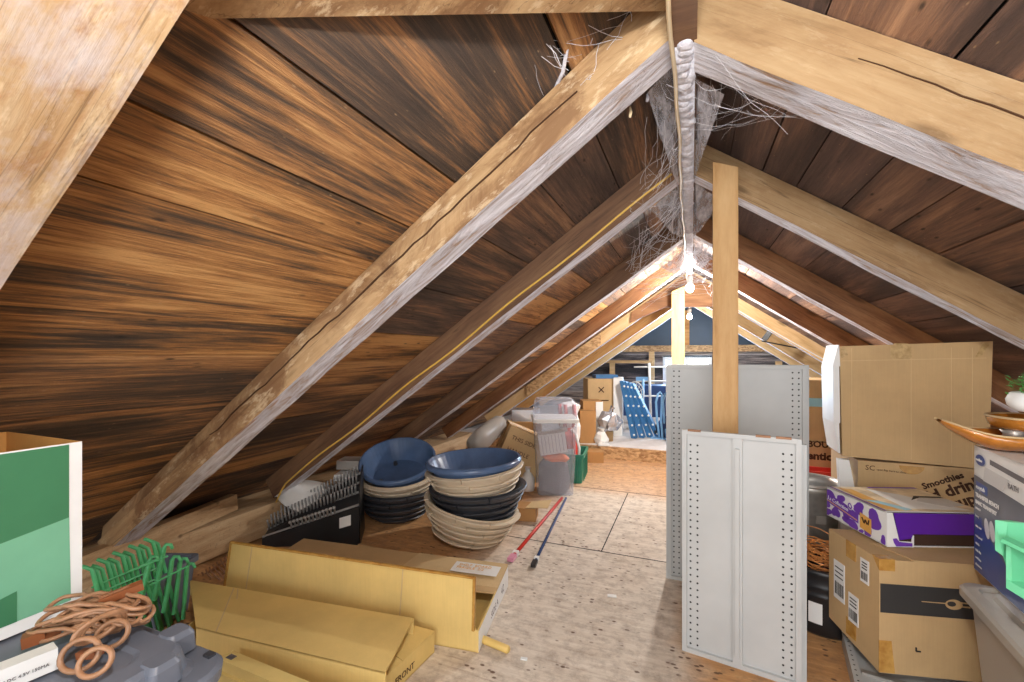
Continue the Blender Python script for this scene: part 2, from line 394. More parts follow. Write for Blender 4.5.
# ------------------------------------------------------------ roof boards, floor, gable
Y0, Y1 = -1.25, 8.25
BAYS = [Y0, .27, 1.16, 2.01, 3.02, 4.05, 5.1, 6.2, 7.2, Y1]
XN = Vector
def roof_boards(side, seams_by_bay, tones):
    rnd = random.Random(11 if side < 0 else 23)
    m = MB(True)
    k = math.hypot(1, PITCH)
    nrm = Vector((side * PITCH / k, 0, 1 / k))
    def P(x, y, h): return Vector((side * x, y, S - PITCH * x)) + nrm * h
    for b in range(len(BAYS) - 1):
        ya, yb = BAYS[b], BAYS[b + 1]
        seams = seams_by_bay.get(b)
        if not seams:
            seams = [.02]; 
            while seams[-1] < 2.9: seams.append(seams[-1] + rnd.uniform(.15, .33))
        gaps = {}
        for i, (xa, xb) in enumerate(zip(seams, seams[1:])):
            xb = min(xb, 3.0)
            t = tones.get((b, i))
            m.tone = (*(t if t else (rnd.uniform(.25, .75), rnd.uniform(*((0, .35) if (b < 2 and side < 0) else (.2, .95))))), rnd.random(), 1)
            g = .002 if rnd.random() < .6 else .004
            if side < 0 and b < 2 and i == 1: g = .008
            h = rnd.uniform(0, .004)
            m.hexa([P(xa + g, ya, h), P(xb - g * .4, ya, h), P(xb - g * .4, yb, h), P(xa + g, yb, h),
                    P(xa + g, ya, h + .02), P(xb - g * .4, ya, h + .02), P(xb - g * .4, yb, h + .02), P(xa + g, yb, h + .02)])
    m.mi = 1
    m.hexa([P(0, Y0, .026), P(3.0, Y0, .026), P(3.0, Y1, .026), P(0, Y1, .026), P(0, Y0, .06), P(3.0, Y0, .06), P(3.0, Y1, .06), P(0, Y1, .06)])
    o = obj('ceiling_left' if side < 0 else 'ceiling_right', m, [M['boards_l' if side < 0 else 'boards_r'], M['void']])
    return struct(o)
s0 = [.02, .27, .613, .769, .905, 1.188, 1.328, 1.56, 1.80, 2.02, 2.30, 2.62, 3.0]
s1 = [.02, .275, .47, .70, .945, 1.19, 1.36, 1.50, 1.75, 2.095, 2.2, 2.45, 2.75, 3.0]
s2 = [.02, .22, .41, .62, .80, 1.02, 1.25, 1.50, 1.75, 2.0, 2.3, 2.6, 3.0]
roof_boards(-1, {0: s0, 1: s0, 2: s1, 3: s2},
    {(0, 1): (.47, .25), (1, 0): (.5, .2), (1, 1): (.50, .25), (1, 2): (.44, .15), (1, 3): (.56, 0), (1, 4): (.56, 0), (1, 5): (.60, 0), (1, 6): (.44, .2), (1, 7): (.40, .2), (1, 8): (.52, 0), (1, 9): (.52, 0), (1, 10): (.45, .1),
     (2, 5): (.85, .0), (2, 6): (.72, .2), (2, 9): (1.1, .25), (2, 2): (.5, .8), (2, 3): (.5, .6), (2, 4): (.4, .7),
     (3, 4): (.95, .1), (3, 3): (.7, .5), (3, 2): (.4, .8), (4, 3): (.95, .1), (4, 5): (.8, .2)})
roof_boards(1, {1: [.02, .28, .49, .66, .83, 1.05, 1.3, 1.6, 1.9, 2.3, 2.7, 3.0], 2: [.02, .16, .275, .39, .535, .68, .815, 1.0, 1.25, 1.5, 1.8, 2.1, 2.5, 3.0]}, {(1, 0): (.42, .3), (1, 1): (.55, .1), (1, 2): (.5, .2), (2, 2): (.5, .5), (2, 3): (.45, .7), (2, 5): (.58, .1), (2, 6): (.55, .1)})

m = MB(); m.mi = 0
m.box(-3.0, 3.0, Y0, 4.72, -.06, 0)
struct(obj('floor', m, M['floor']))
# dark joints between the plywood sheets
def seam(a, b, w=.006):
    m = MB(); a, b = Vector(a), Vector(b); d = (b - a).normalized(); s_ = Vector((-d.y, d.x, 0)) * w / 2
    m.prism([a - s_, b - s_, b + s_, a + s_], (0, 0, .0012)); return m
for i, (a, b) in enumerate([((-1.5, 2.475, 0), (1.2, 2.475, 0)), ((-.45, 2.475, 0), (-.45, 3.6, 0)), ((-1.0, 3.62, 0), (.2, 3.62, 0)), ((-.2, 1.25, 0), (.0, 1.25, 0))]):
    struct(obj('trim_%d' % (i + 1), seam(a, b), M['void']))
m = MB(); m.box(-3.0, 3.0, 4.74, Y1, -.06, .13); struct(obj('floor_far', m, M['platform']))
m = MB(); m.box(-2.6, 2.6, 4.71, 4.745, 0, .128); struct(obj('trim_5', m, M['osb'], bevel=.003))

# far gable wall with its window opening
m = MB(True)
WX0, WX1, WZ0, WZ1 = -.44, .34, .45, 1.06
rnd = random.Random(5)
def gbox(x0, x1, z0, z1):
    m.tone = (rnd.uniform(.3, .75), rnd.uniform(.3, 1), rnd.random(), 1)
    m.box(x0, x1, 8.2, 8.24, z0, z1)
z = .0
while z < 1.2:
    zb = min(z + rnd.uniform(.16, .24), 1.2)
    segs = [(-2.9, WX0), (WX1, 2.9)] if (zb > WZ0 and z < WZ1) else [(-2.9, 2.9)]
    for a, b in segs:
        if len(segs) == 2 or True:
            gbox(a, b, z, zb - .006)
    z = zb
m.mi = 1; m.tone = (.5, 0, .5, 1)
for a, b, c_, d in ((-2.9, WX0, 0, 1.2), (WX1, 2.9, 0, 1.2), (WX0, WX1, 0, WZ0), (WX0, WX1, WZ1, 1.2)): m.box(a, b, 8.245, 8.27, c_, d)
struct(obj('wall_far', m, [M['gable'], M['void']]))
m = MB(); m.prism([(-1.25, 8.16, 1.17), (1.25, 8.16, 1.17), (0, 8.16, 2.04)], (0, .03, 0))
struct(obj('wall_far_gable', m, M['insul']))
m = MB(); m.bar((-1.3, 8.10, 1.21), (1.3, 8.10, 1.21), .09, .11); struct(obj('trim_6', m, M['osb'], bevel=.004))
w = thing('window_1', 'bright white framed window low in the far gable wall', 'window', (0, 0, 0)); w['kind'] = 'structure'
m = MB(); t = .05
m.box(WX0, WX0 + t, 8.12, 8.22, WZ0, WZ1); m.box(WX1 - t, WX1, 8.12, 8.22, WZ0, WZ1)
m.box(WX0 + t, WX1 - t, 8.12, 8.22, WZ1 - t, WZ1); m.box(WX0 + t, WX1 - t, 8.12, 8.22, WZ0, WZ0 + t); m.box(-.07, -.03, 8.14, 8.2, WZ0 + t, WZ1 - t)
obj('window_frame', m, M['white'], w, bevel=.003)
m = MB(); m.box(WX0 + t, WX1 - t, 8.165, 8.17, WZ0 + t, WZ1 - t); obj('pane', m, M['glass'], w)
# studs and rails of the gable
for i, (x, z0, z1, y) in enumerate([(-.62, .13, 1.16, 8.05), (.5, .13, 1.16, 8.05), (-1.3, .13, 1.0, 8.05), (1.3, .13, 1.0, 8.05)]):
    m = MB(); m.bar((x, y, z0), (x, y, z1), .09, .05, (0, 1, 0)); tag(obj('wall_stud', m, M['raf_new'], bevel=.003),
        ['pale upright stud just left of the far window', 'pale upright stud just right of the far window', 'pale upright stud by the far left eave', 'pale upright stud by the far right eave'][i], 'wall stud', 'studs of the far gable wall')
m = MB(); m.bar((-.06, 8.1, 1.27), (-.06, 8.1, 1.86), .10, .05, (0, 1, 0)); tag(obj('wall_stud', m, M['raf_org'], bevel=.003), 'short brown stud rising against the blue-grey gable board', 'wall stud', 'studs of the far gable wall')
m = MB(); m.bar((-1.9, 8.0, .98), (-.6, 8.0, .98), .04, .05); tag(obj('wall_rail', m, M['raf_new'], bevel=.003), 'narrow pale wooden rail level across the far gable wall', 'rail')

# ------------------------------------------------------------ rafters, ridge, plates
AL = math.atan(PITCH); DEP = (S - B) * math.cos(AL)
def rafter(side, ya, yb, mat, label, dep=DEP, xend=2.44, wob=.006, dustw=1.0, round_=0, seed=0, dustlow=.0, undermat='dust', crack=None):
    L = xend / math.cos(AL); nseg = 26; rnd = random.Random(seed * 7 + (1 if side > 0 else 2))
    ym, hw = (ya + yb) / 2, (yb - ya) / 2
    sc0 = math.sin(AL)
    bm = bmesh.new(); rows = []
    # section: near bottom, far bottom, far top, near top (with optional rounded shoulders)
    for i in range(nseg + 1):
        q = i / nseg; row = []
        n1 = Vector((mnoise.noise(Vector((q * 9, seed, side))), mnoise.noise(Vector((q * 9, seed + 9, side))), mnoise.noise(Vector((q * 7, seed + 4, side))))) * wob
        rr = round_ * (q ** 1.5)
        sec = [(-hw, -dep + n1.x + rr * .5), (-hw + .001 + rr * .35, -dep + n1.x * .6 - .001), (hw + .006, -dep + n1.y), (hw + .008, -dep + .004 + n1.y), (hw, -.002), (-hw + rr * 1.1, -.002), (-hw + rr * .25 - n1.z * .5, -.035 - rr), (-hw - n1.z * .3 - rr * .1, -dep * .5)]
        for y, zz in sec:
            # plumb cut at the ridge: x = side*(s cos + z sin)
            sa = (.022 - zz * sc0) / math.cos(AL)
            s_ = sa + (L - sa) * q
            row.append(bm.verts.new((s_, y * side, zz)))
        rows.append(row)
    k = len(rows[0])
    for a, b in zip(rows, rows[1:]):
        for j in range(k):
            f = bm.faces.new([a[j], a[(j + 1) % k], b[(j + 1) % k], b[j]])
            f.material_index = 1 if j in (1, 2) else 0
    bm.faces.new(rows[0]); bm.faces.new(rows[-1][::-1])
    bmesh.ops.recalc_face_normals(bm, faces=bm.faces)
    me = bpy.data.meshes.new('rafter'); bm.to_mesh(me); bm.free()
    me.materials.append(M[mat]); me.materials.append(M[undermat])
    o = bpy.data.objects.new('rafter', me); C.objects.link(o)
    ex = Vector((side * math.cos(AL), 0, -math.sin(AL))); ez = Vector((side * math.sin(AL), 0, math.cos(AL))); ey = ez.cross(ex)
    mm = Matrix((ex, ey, ez)).transposed().to_4x4(); mm.translation = Vector((0, ym, S))
    o.matrix_world = mm
    for p in me.polygons: p.use_smooth = False
    if crack:
        rc = random.Random(seed + 40); m = MB(); pts = []; x = crack[0]
        while x < crack[1]: pts.append((x, -hw - (.0075 if round_ else .0035), -dep * crack[2] + rc.gauss(0, .0025))); x += .05
        m.loft([[(p[0], p[1] * side, p[2] - w_), (p[0], (p[1] + .014) * side, p[2] - w_), (p[0], (p[1] + .014) * side, p[2] + w_), (p[0], p[1] * side, p[2] + w_)] for p, w_ in [(p, .0011 * (1 - abs(2 * i / len(pts) - 1)) + .0003) for i, p in enumerate(pts)]])
        obj('drying_crack', m, M['crack'], o)
    return tag(o, label, 'rafter', 'roof rafters')
rafter(-1, .20, .325, 'raf_pale', 'wide pale peeling rafter closest to the viewer at upper left', undermat='raf_pale', seed=3, wob=.008)
rafter(-1, 1.105, 1.215, 'raf_log', 'long pale log-like left rafter reaching down to the green carton', round_=.03, seed=1, xend=2.42, crack=(.35, 2.1, .48))
rafter(-1, 1.965, 2.06, 'raf_brn', 'brown left rafter with a yellow wire stapled along its edge', seed=2)
rafter(-1, 3.03, 3.12, 'raf_brn', 'brown left rafter passing above the stacked planters', seed=4)
rafter(-1, 4.06, 4.15, 'raf_red', 'reddish left rafter coming down beside the clear bin', seed=5)
rafter(-1, 5.10, 5.19, 'raf_new', 'pale left rafter with a board gusset at the ridge', seed=6)
rafter(-1, 6.2, 6.29, 'raf_org', 'orange new left rafter close to the far gable', seed=7)
rafter(-1, 7.2, 7.28, 'raf_new', 'last left rafter before the far gable wall', seed=8)
rafter(1, 1.12, 1.235, 'raf_tan', 'thick pale right rafter nearest the viewer with a dusty underside', dep=DEP * 1.12, seed=11, wob=.008, crack=(.45, 1.5, .42))
rafter(1, 1.985, 2.07, 'raf_tan', 'tan right rafter that the front wooden post is nailed to', seed=12)
rafter(1, 2.95, 3.04, 'raf_red', 'brown right rafter running down behind the biggest carton', seed=13)
rafter(1, 3.93, 4.03, 'raf_red', 'reddish right rafter behind the leaning shelving panels', seed=14)
rafter(1, 5.10, 5.19, 'raf_new', 'pale right rafter carrying a black strap', seed=15)
rafter(1, 6.2, 6.29, 'raf_new', 'pale right rafter close to the far gable', seed=16)
rafter(1, 7.2, 7.28, 'raf_new', 'last right rafter before the far gable wall', seed=17)

rb = thing('ridge_beam', 'dusty ridge beam running along the peak of the attic', 'beam', (0, 0, 0))
m = MB(); m.box(-.028, .028, Y0, 8.15, 1.84, 2.0); obj('timber', m, M['raf_brn'], rb, bevel=.004)
m = MB(); rnd = random.Random(21); y = 1.13
m.box(-.025, .025, 1.13, 4.3, 1.8365, 1.8405)
while y < 4.3:
    r = rnd.uniform(.017, .027); m.ball((rnd.uniform(-.006, .006), y, 1.838), r, 7, rnd.uniform(.35, .6)); y += r * rnd.uniform(1.0, 1.7)
m.jit(.004, 40)
obj('dust_layer', m, M['fluff'], rb, smooth=True)['kind'] = 'stuff'

m = MB(); m.box(-2.62, -2.34, .55, 4.6, .02, .20); m.jit(.01, 2); tag(obj('eave_plate', m, M['plate'], bevel=.008), 'rough pale plate timber along the left eave under the rafter feet', 'timber')
m = MB(); m.box(2.34, 2.62, .55, 4.6, .02, .20); tag(obj('eave_plate', m, M['plate'], bevel=.008), 'rough plate timber along the right eave behind the cartons', 'timber')
m = MB(); m.bar((-2.30, .98, .235), (-2.42, 1.75, .26), .05, .09); m.jit(.006, 4); tag(obj('wood_offcut', m, M['plate'], bevel=.006), 'split pale plank lying on the left eave plate', 'plank')

# diagonal brace under the roof at the very top
a, b = at(150, -18, d=.60), at(668, -12, d=1.02)
m = MB(); m.bar(a, b, .035, .085, (0, .35, 1)); m.jit(.003, 6); tag(obj('diagonal_brace', m, M['raf_log'], bevel=.004), 'pale brace board crossing the top edge toward the ridge', 'brace')
a = at(148, 4, d=.58); m = MB(); m.tube([a + Vector((-.02, -.02, .03)), a + Vector((.012, .01, -.008))], [.009, .012], 7); tag(obj('split_batten', m, M['trunnel']), 'short splintered pale stick at the upper left rafter edge', 'stick')
# wooden pegs at the near rafter joint
for i, (p, q, r) in enumerate([(at(681, 16, d=1.10), at(697, 38, d=1.13), .011), (at(669, 52, d=1.12), at(678, 44, d=1.14), .008), (at(677, 48, d=1.12), at(690, 64, d=1.14), .007)]):
    m = MB(); m.tube([p, p.lerp(q, .5), q], [r, r * 1.02, r * .8], 9)
    tag(obj('wooden_peg', m, M['trunnel'], smooth=False), ['largest round peg driven through the ridge joint', 'small peg left of the ridge dust', 'thin lower peg beside the right rafter head'][i], 'peg', 'wooden pegs at the ridge joint')

# posts
m = MB(); m.box(.095, .184, 1.905, 1.944, 0, 1.86); 
for v_ in m.bm.verts:
    if v_.co.z > 1 and v_.co.x > .15: v_.co.z -= .035
tag(obj('support_post', m, M['post'], bevel=.003), 'tan wooden post standing between the two groups of shelving panels', 'post', 'posts under the ridge')
m = MB(); m.box(-.168, -.045, 4.80, 4.85, 0, 1.80)
for v_ in m.bm.verts:
    if v_.co.z > 1 and v_.co.x < -.1: v_.co.z -= .05
tag(obj('support_post', m, M['post_y'], bevel=.003), 'yellowish wooden post farther back left of the bare bulbs', 'post', 'posts under the ridge')
# gusset boards at the far rafters
m = MB(); m.prism([(-.62, 5.07, 1.46), (-.60, 5.07, 1.58), (-.03, 5.07, 1.96), (.03, 5.07, 1.96), (.40, 5.07, 1.70), (.40, 5.07, 1.60), (-.25, 5.07, 1.62)], (0, .025, 0)); tag(obj('gusset_board', m, M['raf_red']), 'reddish gusset board behind the first bare bulb', 'board')
m = MB(); m.prism([(-1.85, 5.075, .73), (-.95, 5.075, 1.355), (-.95, 5.075, 1.22), (-1.85, 5.075, .60)], (0, .024, 0)); tag(obj('gusset_board', m, M['osb']), 'tan strand board patch on the pale left rafter', 'board')

# wires
m = MB(); pts = []
for i in range(60):
    y = .35 + i * .07; pts.append((-.024 + .003 * math.sin(y * 5) + .002 * math.sin(y * 17), y, 1.818 - .003 * math.sin(y * 8)))
m.tube(pts, .0055, 7); tag(obj('ridge_cable', m, M['cable'], smooth=True), 'cream electric cable running along the underside of the ridge beam', 'cable')
m = MB(); pts = []
for i in range(40):
    q = i / 39; x = -.06 - 2.2 * q; pts.append((x, 1.958 + .004 * math.sin(q * 19), B + .028 - PITCH * abs(x) + .006 * math.sin(q * 23)))
pts += [(-2.30, 1.96, .27), (-2.33, 1.95, .20)]
m.tube(pts, .005, 7); tag(obj('yellow_wire', m, M['yellow_wire'], smooth=True), 'thin yellow wire running down the second left rafter', 'wire')
m = MB(); pts = []
for i in range(30):
    q = i / 29; x = .05 + 1.25 * q; pts.append((x, 5.08, B + .03 - PITCH * x - .02 * math.sin(q * PI)))
m.tube(pts, .006, 6); tag(obj('white_wire', m, M['white_plastic'], smooth=True), 'white wire drooping along the pale right rafter', 'wire')
a = at(752, 333, d=4.6); b = at(771, 343, d=4.7)
m = MB(); m.bar(at(764, 340, d=4.7), at(770, 332, d=4.66), .03, .05); m.bar(at(762, 341, d=4.68), at(812, 351, d=4.75), .012, .012); tag(obj('black_strap', m, M['black'], bevel=.002), 'short black strap clamp hung from a far right rafter', 'strap')
for i, (u, v, d) in enumerate([(859, 213, 2.3), (801, 263, 3.1)]):
    p = at(u, v, d=d); m = MB(); m.bar(p + Vector((-.02, 0, -.02)), p + Vector((.02, 0, .02)), .012, .012); tag(obj('blue_clip', m, M['lblue'], bevel=.002), ['small blue clip above the second right rafter', 'tiny blue clip above the third right rafter'][i], 'clip', 'blue clips on the roof boards')

# bulbs; the third, unseen overhead, is added to fill the near foreground
for i, (x, y, z, lab) in enumerate([(.005, 4.0, 1.665, 'nearer bare glowing bulb hanging from the ridge'), (-.005, 6.5, 1.625, 'farther bare glowing bulb below the ridge'), (.02, .08, 1.70, 'added unseen fill bulb overhead just above the viewpoint')]):
    t = thing('light_bulb', lab, 'light bulb', (x, y, z), 0, 'bare bulbs along the ridge')
    m = MB(); m.ball((0, 0, 0), .034, 12, 1.15); obj('glass_globe', m, M['bulb'], t, smooth=True)
    m = MB(); m.lathe([(.001, .095), (.024, .095), (.026, .075), (.021, .035), (.016, .03)], 16); obj('socket', m, M['white_plastic'], t, smooth=False)
    m = MB(); m.tube([(0, 0, .095), (.004, 0, .12), (0, 0, 1.845 - z)], .004, 6); obj('flex', m, M['cable'], t)
    l = bpy.data.lights.new('bulb_light', 'POINT'); l.energy = [80, 44, 36][i]; l.color = [(1, .96, .91), (.84, .92, 1), (1, .975, .94)][i]; l.shadow_soft_size = .045
    lo = bpy.data.objects.new('bulb_light', l); lo.location = (x, y, z - .06); C.objects.link(lo)

# cobwebs
def web(name, label, seeds, cnt, r, spread, seed, group='cobwebs near the ridge', film=None):
    rnd = random.Random(seed); m = MB()
    for _ in range(cnt):
        a = Vector(rnd.choice(seeds)); b = Vector(rnd.choice(seeds))
        a = a + Vector([rnd.gauss(0, spread) for _ in range(3)]); b = b + Vector([rnd.gauss(0, spread) for _ in range(3)])
        sag = rnd.uniform(0, .03); pts = [a.lerp(b, q / 6) - Vector((0, 0, sag * math.sin(PI * q / 6))) + Vector([rnd.gauss(0, .003) for _ in range(3)]) for q in range(7)]
        m.tube(pts, rnd.uniform(.4, 1) * r, 3, False)
    return tag(obj(name, m, M['web']), label, 'cobweb', group)
web('cobweb', 'cobweb strands between the ridge and the nearest right rafter', [(.03, 1.2, 1.83), (.12, 1.3, 1.78), (.2, 1.35, 1.76), (.05, 1.5, 1.82), (.25, 1.25, 1.72), (.1, 1.6, 1.85)], 30, .00045, .03, 1)
web('cobweb', 'cobweb strands left of the ridge above the third rafter', [(-.03, 1.6, 1.8), (-.12, 1.75, 1.78), (-.06, 1.95, 1.76), (-.18, 1.9, 1.72), (-.04, 1.4, 1.83)], 34, .0007, .03, 2)
web('cobweb', 'dense cobwebs around the ridge just behind the second rafters', [(-.03, 2.2, 1.82), (-.22, 2.4, 1.72), (-.1, 2.6, 1.72), (-.05, 2.9, 1.78), (-.28, 2.8, 1.62)], 60, .0013, .04, 3)
web('cobweb', 'dense cobwebs hanging ahead of the nearer bulb', [(.03, 3.1, 1.82), (-.2, 3.3, 1.68), (.15, 3.3, 1.7), (-.05, 3.7, 1.74), (-.3, 3.5, 1.58), (.2, 3.8, 1.66)], 90, .0016, .05, 4)
web('cobweb', 'cobwebs across the top left joint of the brace', [at(520, 20, d=1), at(580, 55, d=1.1), at(600, 40, d=1.1), at(640, 20, d=1.1), at(560, 70, d=1.1)], 30, .0009, .03, 5)
m = MB()
for s_ in (-1,):
    m.poly([(-.03, 1.22, 1.86), (-.10, 1.30, 1.84), (-.06, 1.6, 1.78), (-.035, 2.0, 1.80), (-.03, 1.6, 1.86)])
    m.poly([(.03, 1.3, 1.85), (.03, 2.0, 1.84), (.05, 1.7, 1.80), (.10, 1.35, 1.82)])
    m.poly([(-.03, 2.1, 1.86), (-.16, 2.15, 1.78), (-.08, 2.5, 1.75), (-.03, 2.9, 1.82)])
    m.poly([(.03, 2.1, 1.86), (.14, 2.15, 1.78), (.06, 2.5, 1.75), (.03, 2.9, 1.82)])
    m.poly([(-.03, 3.15, 1.86), (-.2, 3.2, 1.72), (-.07, 3.6, 1.70), (-.03, 3.9, 1.82)])
    m.poly([(.03, 3.15, 1.86), (.16, 3.2, 1.76), (.07, 3.6, 1.72), (.03, 3.9, 1.82)])
tag(obj('cobweb_sheet', m, M['webfilm'], solid=.001), 'grey filmy cobweb sheets draped beside the ridge beam', 'cobweb', 'cobwebs near the ridge')
p0, p1 = at(568, 18, d=1.05), at(530, 116, d=1.25)
m = MB(); m.tube([p0, at(567, 50, d=1.07), at(563, 72, d=1.12), at(552, 95, d=1.18), p1], [.003, .005, .0055, .005, .003], 6); tag(obj('dusty_strand', m, M['fluff'], smooth=True), 'thick dust-coated strand dangling beside the nearest left rafter', 'strand')
for i, (u, v, d, l) in enumerate([(630, 112, 1.25, .03), (627, 180, 2.0, .055), (647, 98, 1.25, .02)]):
    p = at(u, v, d=d); m = MB(); m.tube([p + Vector((0, 0, l / 2)), p + Vector((.002, 0, 0)), p - Vector((0, 0, l / 2))], [.003, .005, .004], 6); tag(obj('dust_clump', m, M['cable'] if i == 0 else M['fluff'], smooth=True), ['little hanging clump below the nearest left rafter', 'hanging clump in front of the second left rafter', 'pale hanging scrap close to the ridge webs'][i], 'dust', 'hanging dust clumps')

# ------------------------------------------------------------ daylight, world, camera
w_ = bpy.data.worlds.new('World'); sc.world = w_; w_.use_nodes = True
bg = w_.node_tree.nodes['Background']; bg.inputs[0].default_value = (.93, .96, 1, 1); bg.inputs[1].default_value = 2.3
l = bpy.data.lights.new('daylight', 'AREA'); l.shape = 'RECTANGLE'; l.size = .68; l.size_y = .5; l.energy = 120; l.color = (.5, .74, 1)
lo = bpy.data.objects.new('window_daylight', l); lo.location = (-.05, 8.32, .76); lo.rotation_euler = (PI / 2, 0, 0); lo.rotation_euler = (-PI / 2, 0, 0); C.objects.link(lo)

l = bpy.data.lights.new('added_fill', 'AREA'); l.shape = 'DISK'; l.size = .9; l.energy = 9; l.color = (1, .98, .95)  # soft fill light added behind the viewpoint, standing in for a camera flash
lo = bpy.data.objects.new('added_fill', l); lo.location = (.25, -.95, 1.25); lo.rotation_euler = (PI / 2 - .18, 0, .12); C.objects.link(lo)
cam = bpy.data.cameras.new('Camera'); cam.sensor_width = 36; cam.lens = F * 36 / 1024
cam.shift_y = (V0 - 341) / 1024; cam.clip_start = .02
co = bpy.data.objects.new('Camera', cam); co.location = CAM; co.rotation_euler = (PI / 2, 0, YAW); C.objects.link(co); sc.camera = co
vs = sc.view_settings; vs.view_transform = 'Standard'; vs.look = 'None'; vs.gamma = 1; vs.use_curve_mapping = False; vs.exposure = 0.45
# ============================================================ LEFT FOREGROUND
# slate storage tote
LZ = .55
t = thing('storage_tote', 'slate grey lidded storage tote in the lower left corner', 'tote', (-1.115, .375, 0))
hx, hy = .295, .215
def rrect(hx, hy, r, z, n=6):
    out = []
    for cx_, cy_, a in ((hx - r, hy - r, 0), (-hx + r, hy - r, PI / 2), (-hx + r, -hy + r, PI), (hx - r, -hy + r, 1.5 * PI)):
        for i in range(n + 1): out.append((cx_ + r * math.cos(a + PI / 2 * i / n), cy_ + r * math.sin(a + PI / 2 * i / n), z))
    return out
m = MB(); m.loft([rrect(hx - .06, hy - .06, .04, 0), rrect(hx - .02, hy - .02, .05, .46), rrect(hx - .012, hy - .012, .05, .485)]); obj('body', m, M['tote'], t, smooth=False)
m = MB(); m.loft([rrect(hx - .004, hy - .004, .055, .478), rrect(hx + .008, hy + .008, .06, .478), rrect(hx + .010, hy + .010, .06, .500), rrect(hx + .002, hy + .002, .055, .506), rrect(hx - .028, hy - .028, .045, .506),
                  rrect(hx - .036, hy - .036, .045, .512), rrect(hx - .042, hy - .042, .045, LZ - .008), rrect(hx - .05, hy - .05, .04, LZ), rrect(hx - .09, hy - .09, .03, LZ), rrect(hx - .098, hy - .098, .03, LZ - .005), rrect(.02, .02, .01, LZ - .005)])
lid = obj('lid', m, M['tote'], t, smooth=False, bevel=0)
for x, y in ((.18, .185), (.245, .12), (-.1, .185), (.245, -.05)):
    m = MB(); m.loft([rrect(.028, .028, .012, .512), rrect(.026, .026, .012, LZ - .006), rrect(.02, .02, .01, LZ + .004)]); o = obj('corner_boss', m, M['tote'], lid, bevel=0); o.location = (x, y, 0)
m = MB(); m.box(.24, .258, .20, .214, .505, .511); obj('latch', m, M['pot_dk'], t, bevel=.002)

# tall green printed carton on the tote
gx, gy0, gy1 = -1.215, .352, .538
g = thing('open_carton', 'tall open green printed carton with white edges standing on the slate tote', 'carton', (0, 0, 0))
zb, zt = LZ + .001, .912; xw = -1.54
m = MB(); th = .004
m.box(xw, gx, gy0, gy1, zb, zb + th); m.box(gx - th, gx, gy0, gy1, zb, zt); m.box(xw, xw + th, gy0, gy1, zb, zt)
m.box(xw, gx, gy1 - th, gy1, zb, zt); m.box(xw, gx, gy0, gy0 + th, zb, zt); obj('body', m, M['card_in'], g)
L = .0012
m = MB(); m.poly([(gx + L * .4, gy0, zb), (gx + L * .4, gy1, zb), (gx + L * .4, gy1, zt), (gx + L * .4, gy0, zt)]); obj('white_print', m, M['white'], g, solid=.0006)
ey = gy1 - .022
zd0, zd1 = zt - .105, zt - .142
P_ = [(gx + L, gy0, zb + .02), (gx + L, ey, zb + .02), (gx + L, ey, zd1 + .05), (gx + L, gy0, zd0 - .0)]
m = panel([(gx, gy0, zb + .025), (gx, ey + .003, zb + .025), (gx, ey, zt - .158), (gx, gy0, zt - .185)], .001); obj('light_green_print', m, M['lgreen'], g)
m = panel([(gx, gy0, zt - .185), (gx, ey, zt - .158), (gx, ey, zt - .003), (gx, gy0, zt - .003)], .001); obj('dark_green_print', m, M['green'], g)
m = panel([(gx, gy0, zb + .025), (gx, gy0 + .085, zb + .025), (gx, gy0 + .085, zb + .085), (gx, gy0, zb + .065)], .002); obj('dark_green_print', m, M['green'], g)

# coil of brown extension cord
t = thing('extension_cord', 'bundled coil of brown extension cord on the slate tote lid', 'cord', (0, 0, 0))
cc = at(97, 632, d=.86); cc.z = LZ + .03
rnd = random.Random(4)
m = MB()
for k in range(18):
    pts = []; a0 = rnd.uniform(-.5, .5); e = rnd.uniform(.75, 1.15); ph = rnd.uniform(-.35, .35); tl = rnd.uniform(-.35, .35)
    cx_ = rnd.uniform(-.028, .028); cy_ = rnd.uniform(-.012, .012); lobe = rnd.choice((-1, 1))
    for i in range(30):
        a = 2 * PI * i / 30
        x = (.060 * math.cos(a)) * e + lobe * .022; y = .034 * math.sin(a) * e * (.5 + .5 * abs(math.cos(a)))
        xr = x * math.cos(ph) - y * math.sin(ph) + cx_; yr = x * math.sin(ph) + y * math.cos(ph) + cy_
        z = LZ + .008 + .006 * (k % 8) + abs(.022 * math.sin(a + a0)) * (.4 + .6 * rnd.random() * .3) + .012 * (1 - abs(x) / .12)
        pts.append(Vector((cc.x + cs * xr - sn * yr, cc.y + sn * xr + cs * yr, max(z, LZ + .006))))
    m.tube(pts, .0040, 7, closed=True)
obj('coil', m, M['cord'], t, smooth=True)
for k, (u, v, s_) in enumerate([(80, 655, .032), (95, 662, .026), (112, 634, .028)]):
    p = at(u, v, z=LZ + .03); m = MB(); pts = []
    for i in range(22):
        a = 2 * PI * i / 22; pts.append(p + Vector((cs * s_ * math.cos(a), sn * s_ * math.cos(a) + .01 * math.sin(a), .9 * s_ * math.sin(a) * .8)))
    for q in pts: q.z = max(q.z, LZ + .006)
    m.tube(pts, .0046, 7, closed=True); obj('loop', m, M['cord'], t, smooth=True)
for i in range(3):
    p = at(97 + i * 4, 622 - i * 2, z=LZ + .062); m = MB(); pts = [p + Vector((cs * .004 * math.sin(a), .034 * math.cos(a), -.012 + .02 * math.sin(a))) for a in [2 * PI * j / 18 for j in range(18)]]
    m.tube(pts, .0045, 7, closed=True); obj('binding_turn', m, M['cord'], t, smooth=True)
p = at(124, 592, z=LZ + .072); q = at(99, 602, z=LZ + .066); d_ = (p - q).normalized()
m = MB(); m.bar(q, p + d_ * .03, .022, .014); o = obj('plug', m, M['cord_d'], t, bevel=.004)
m = MB()
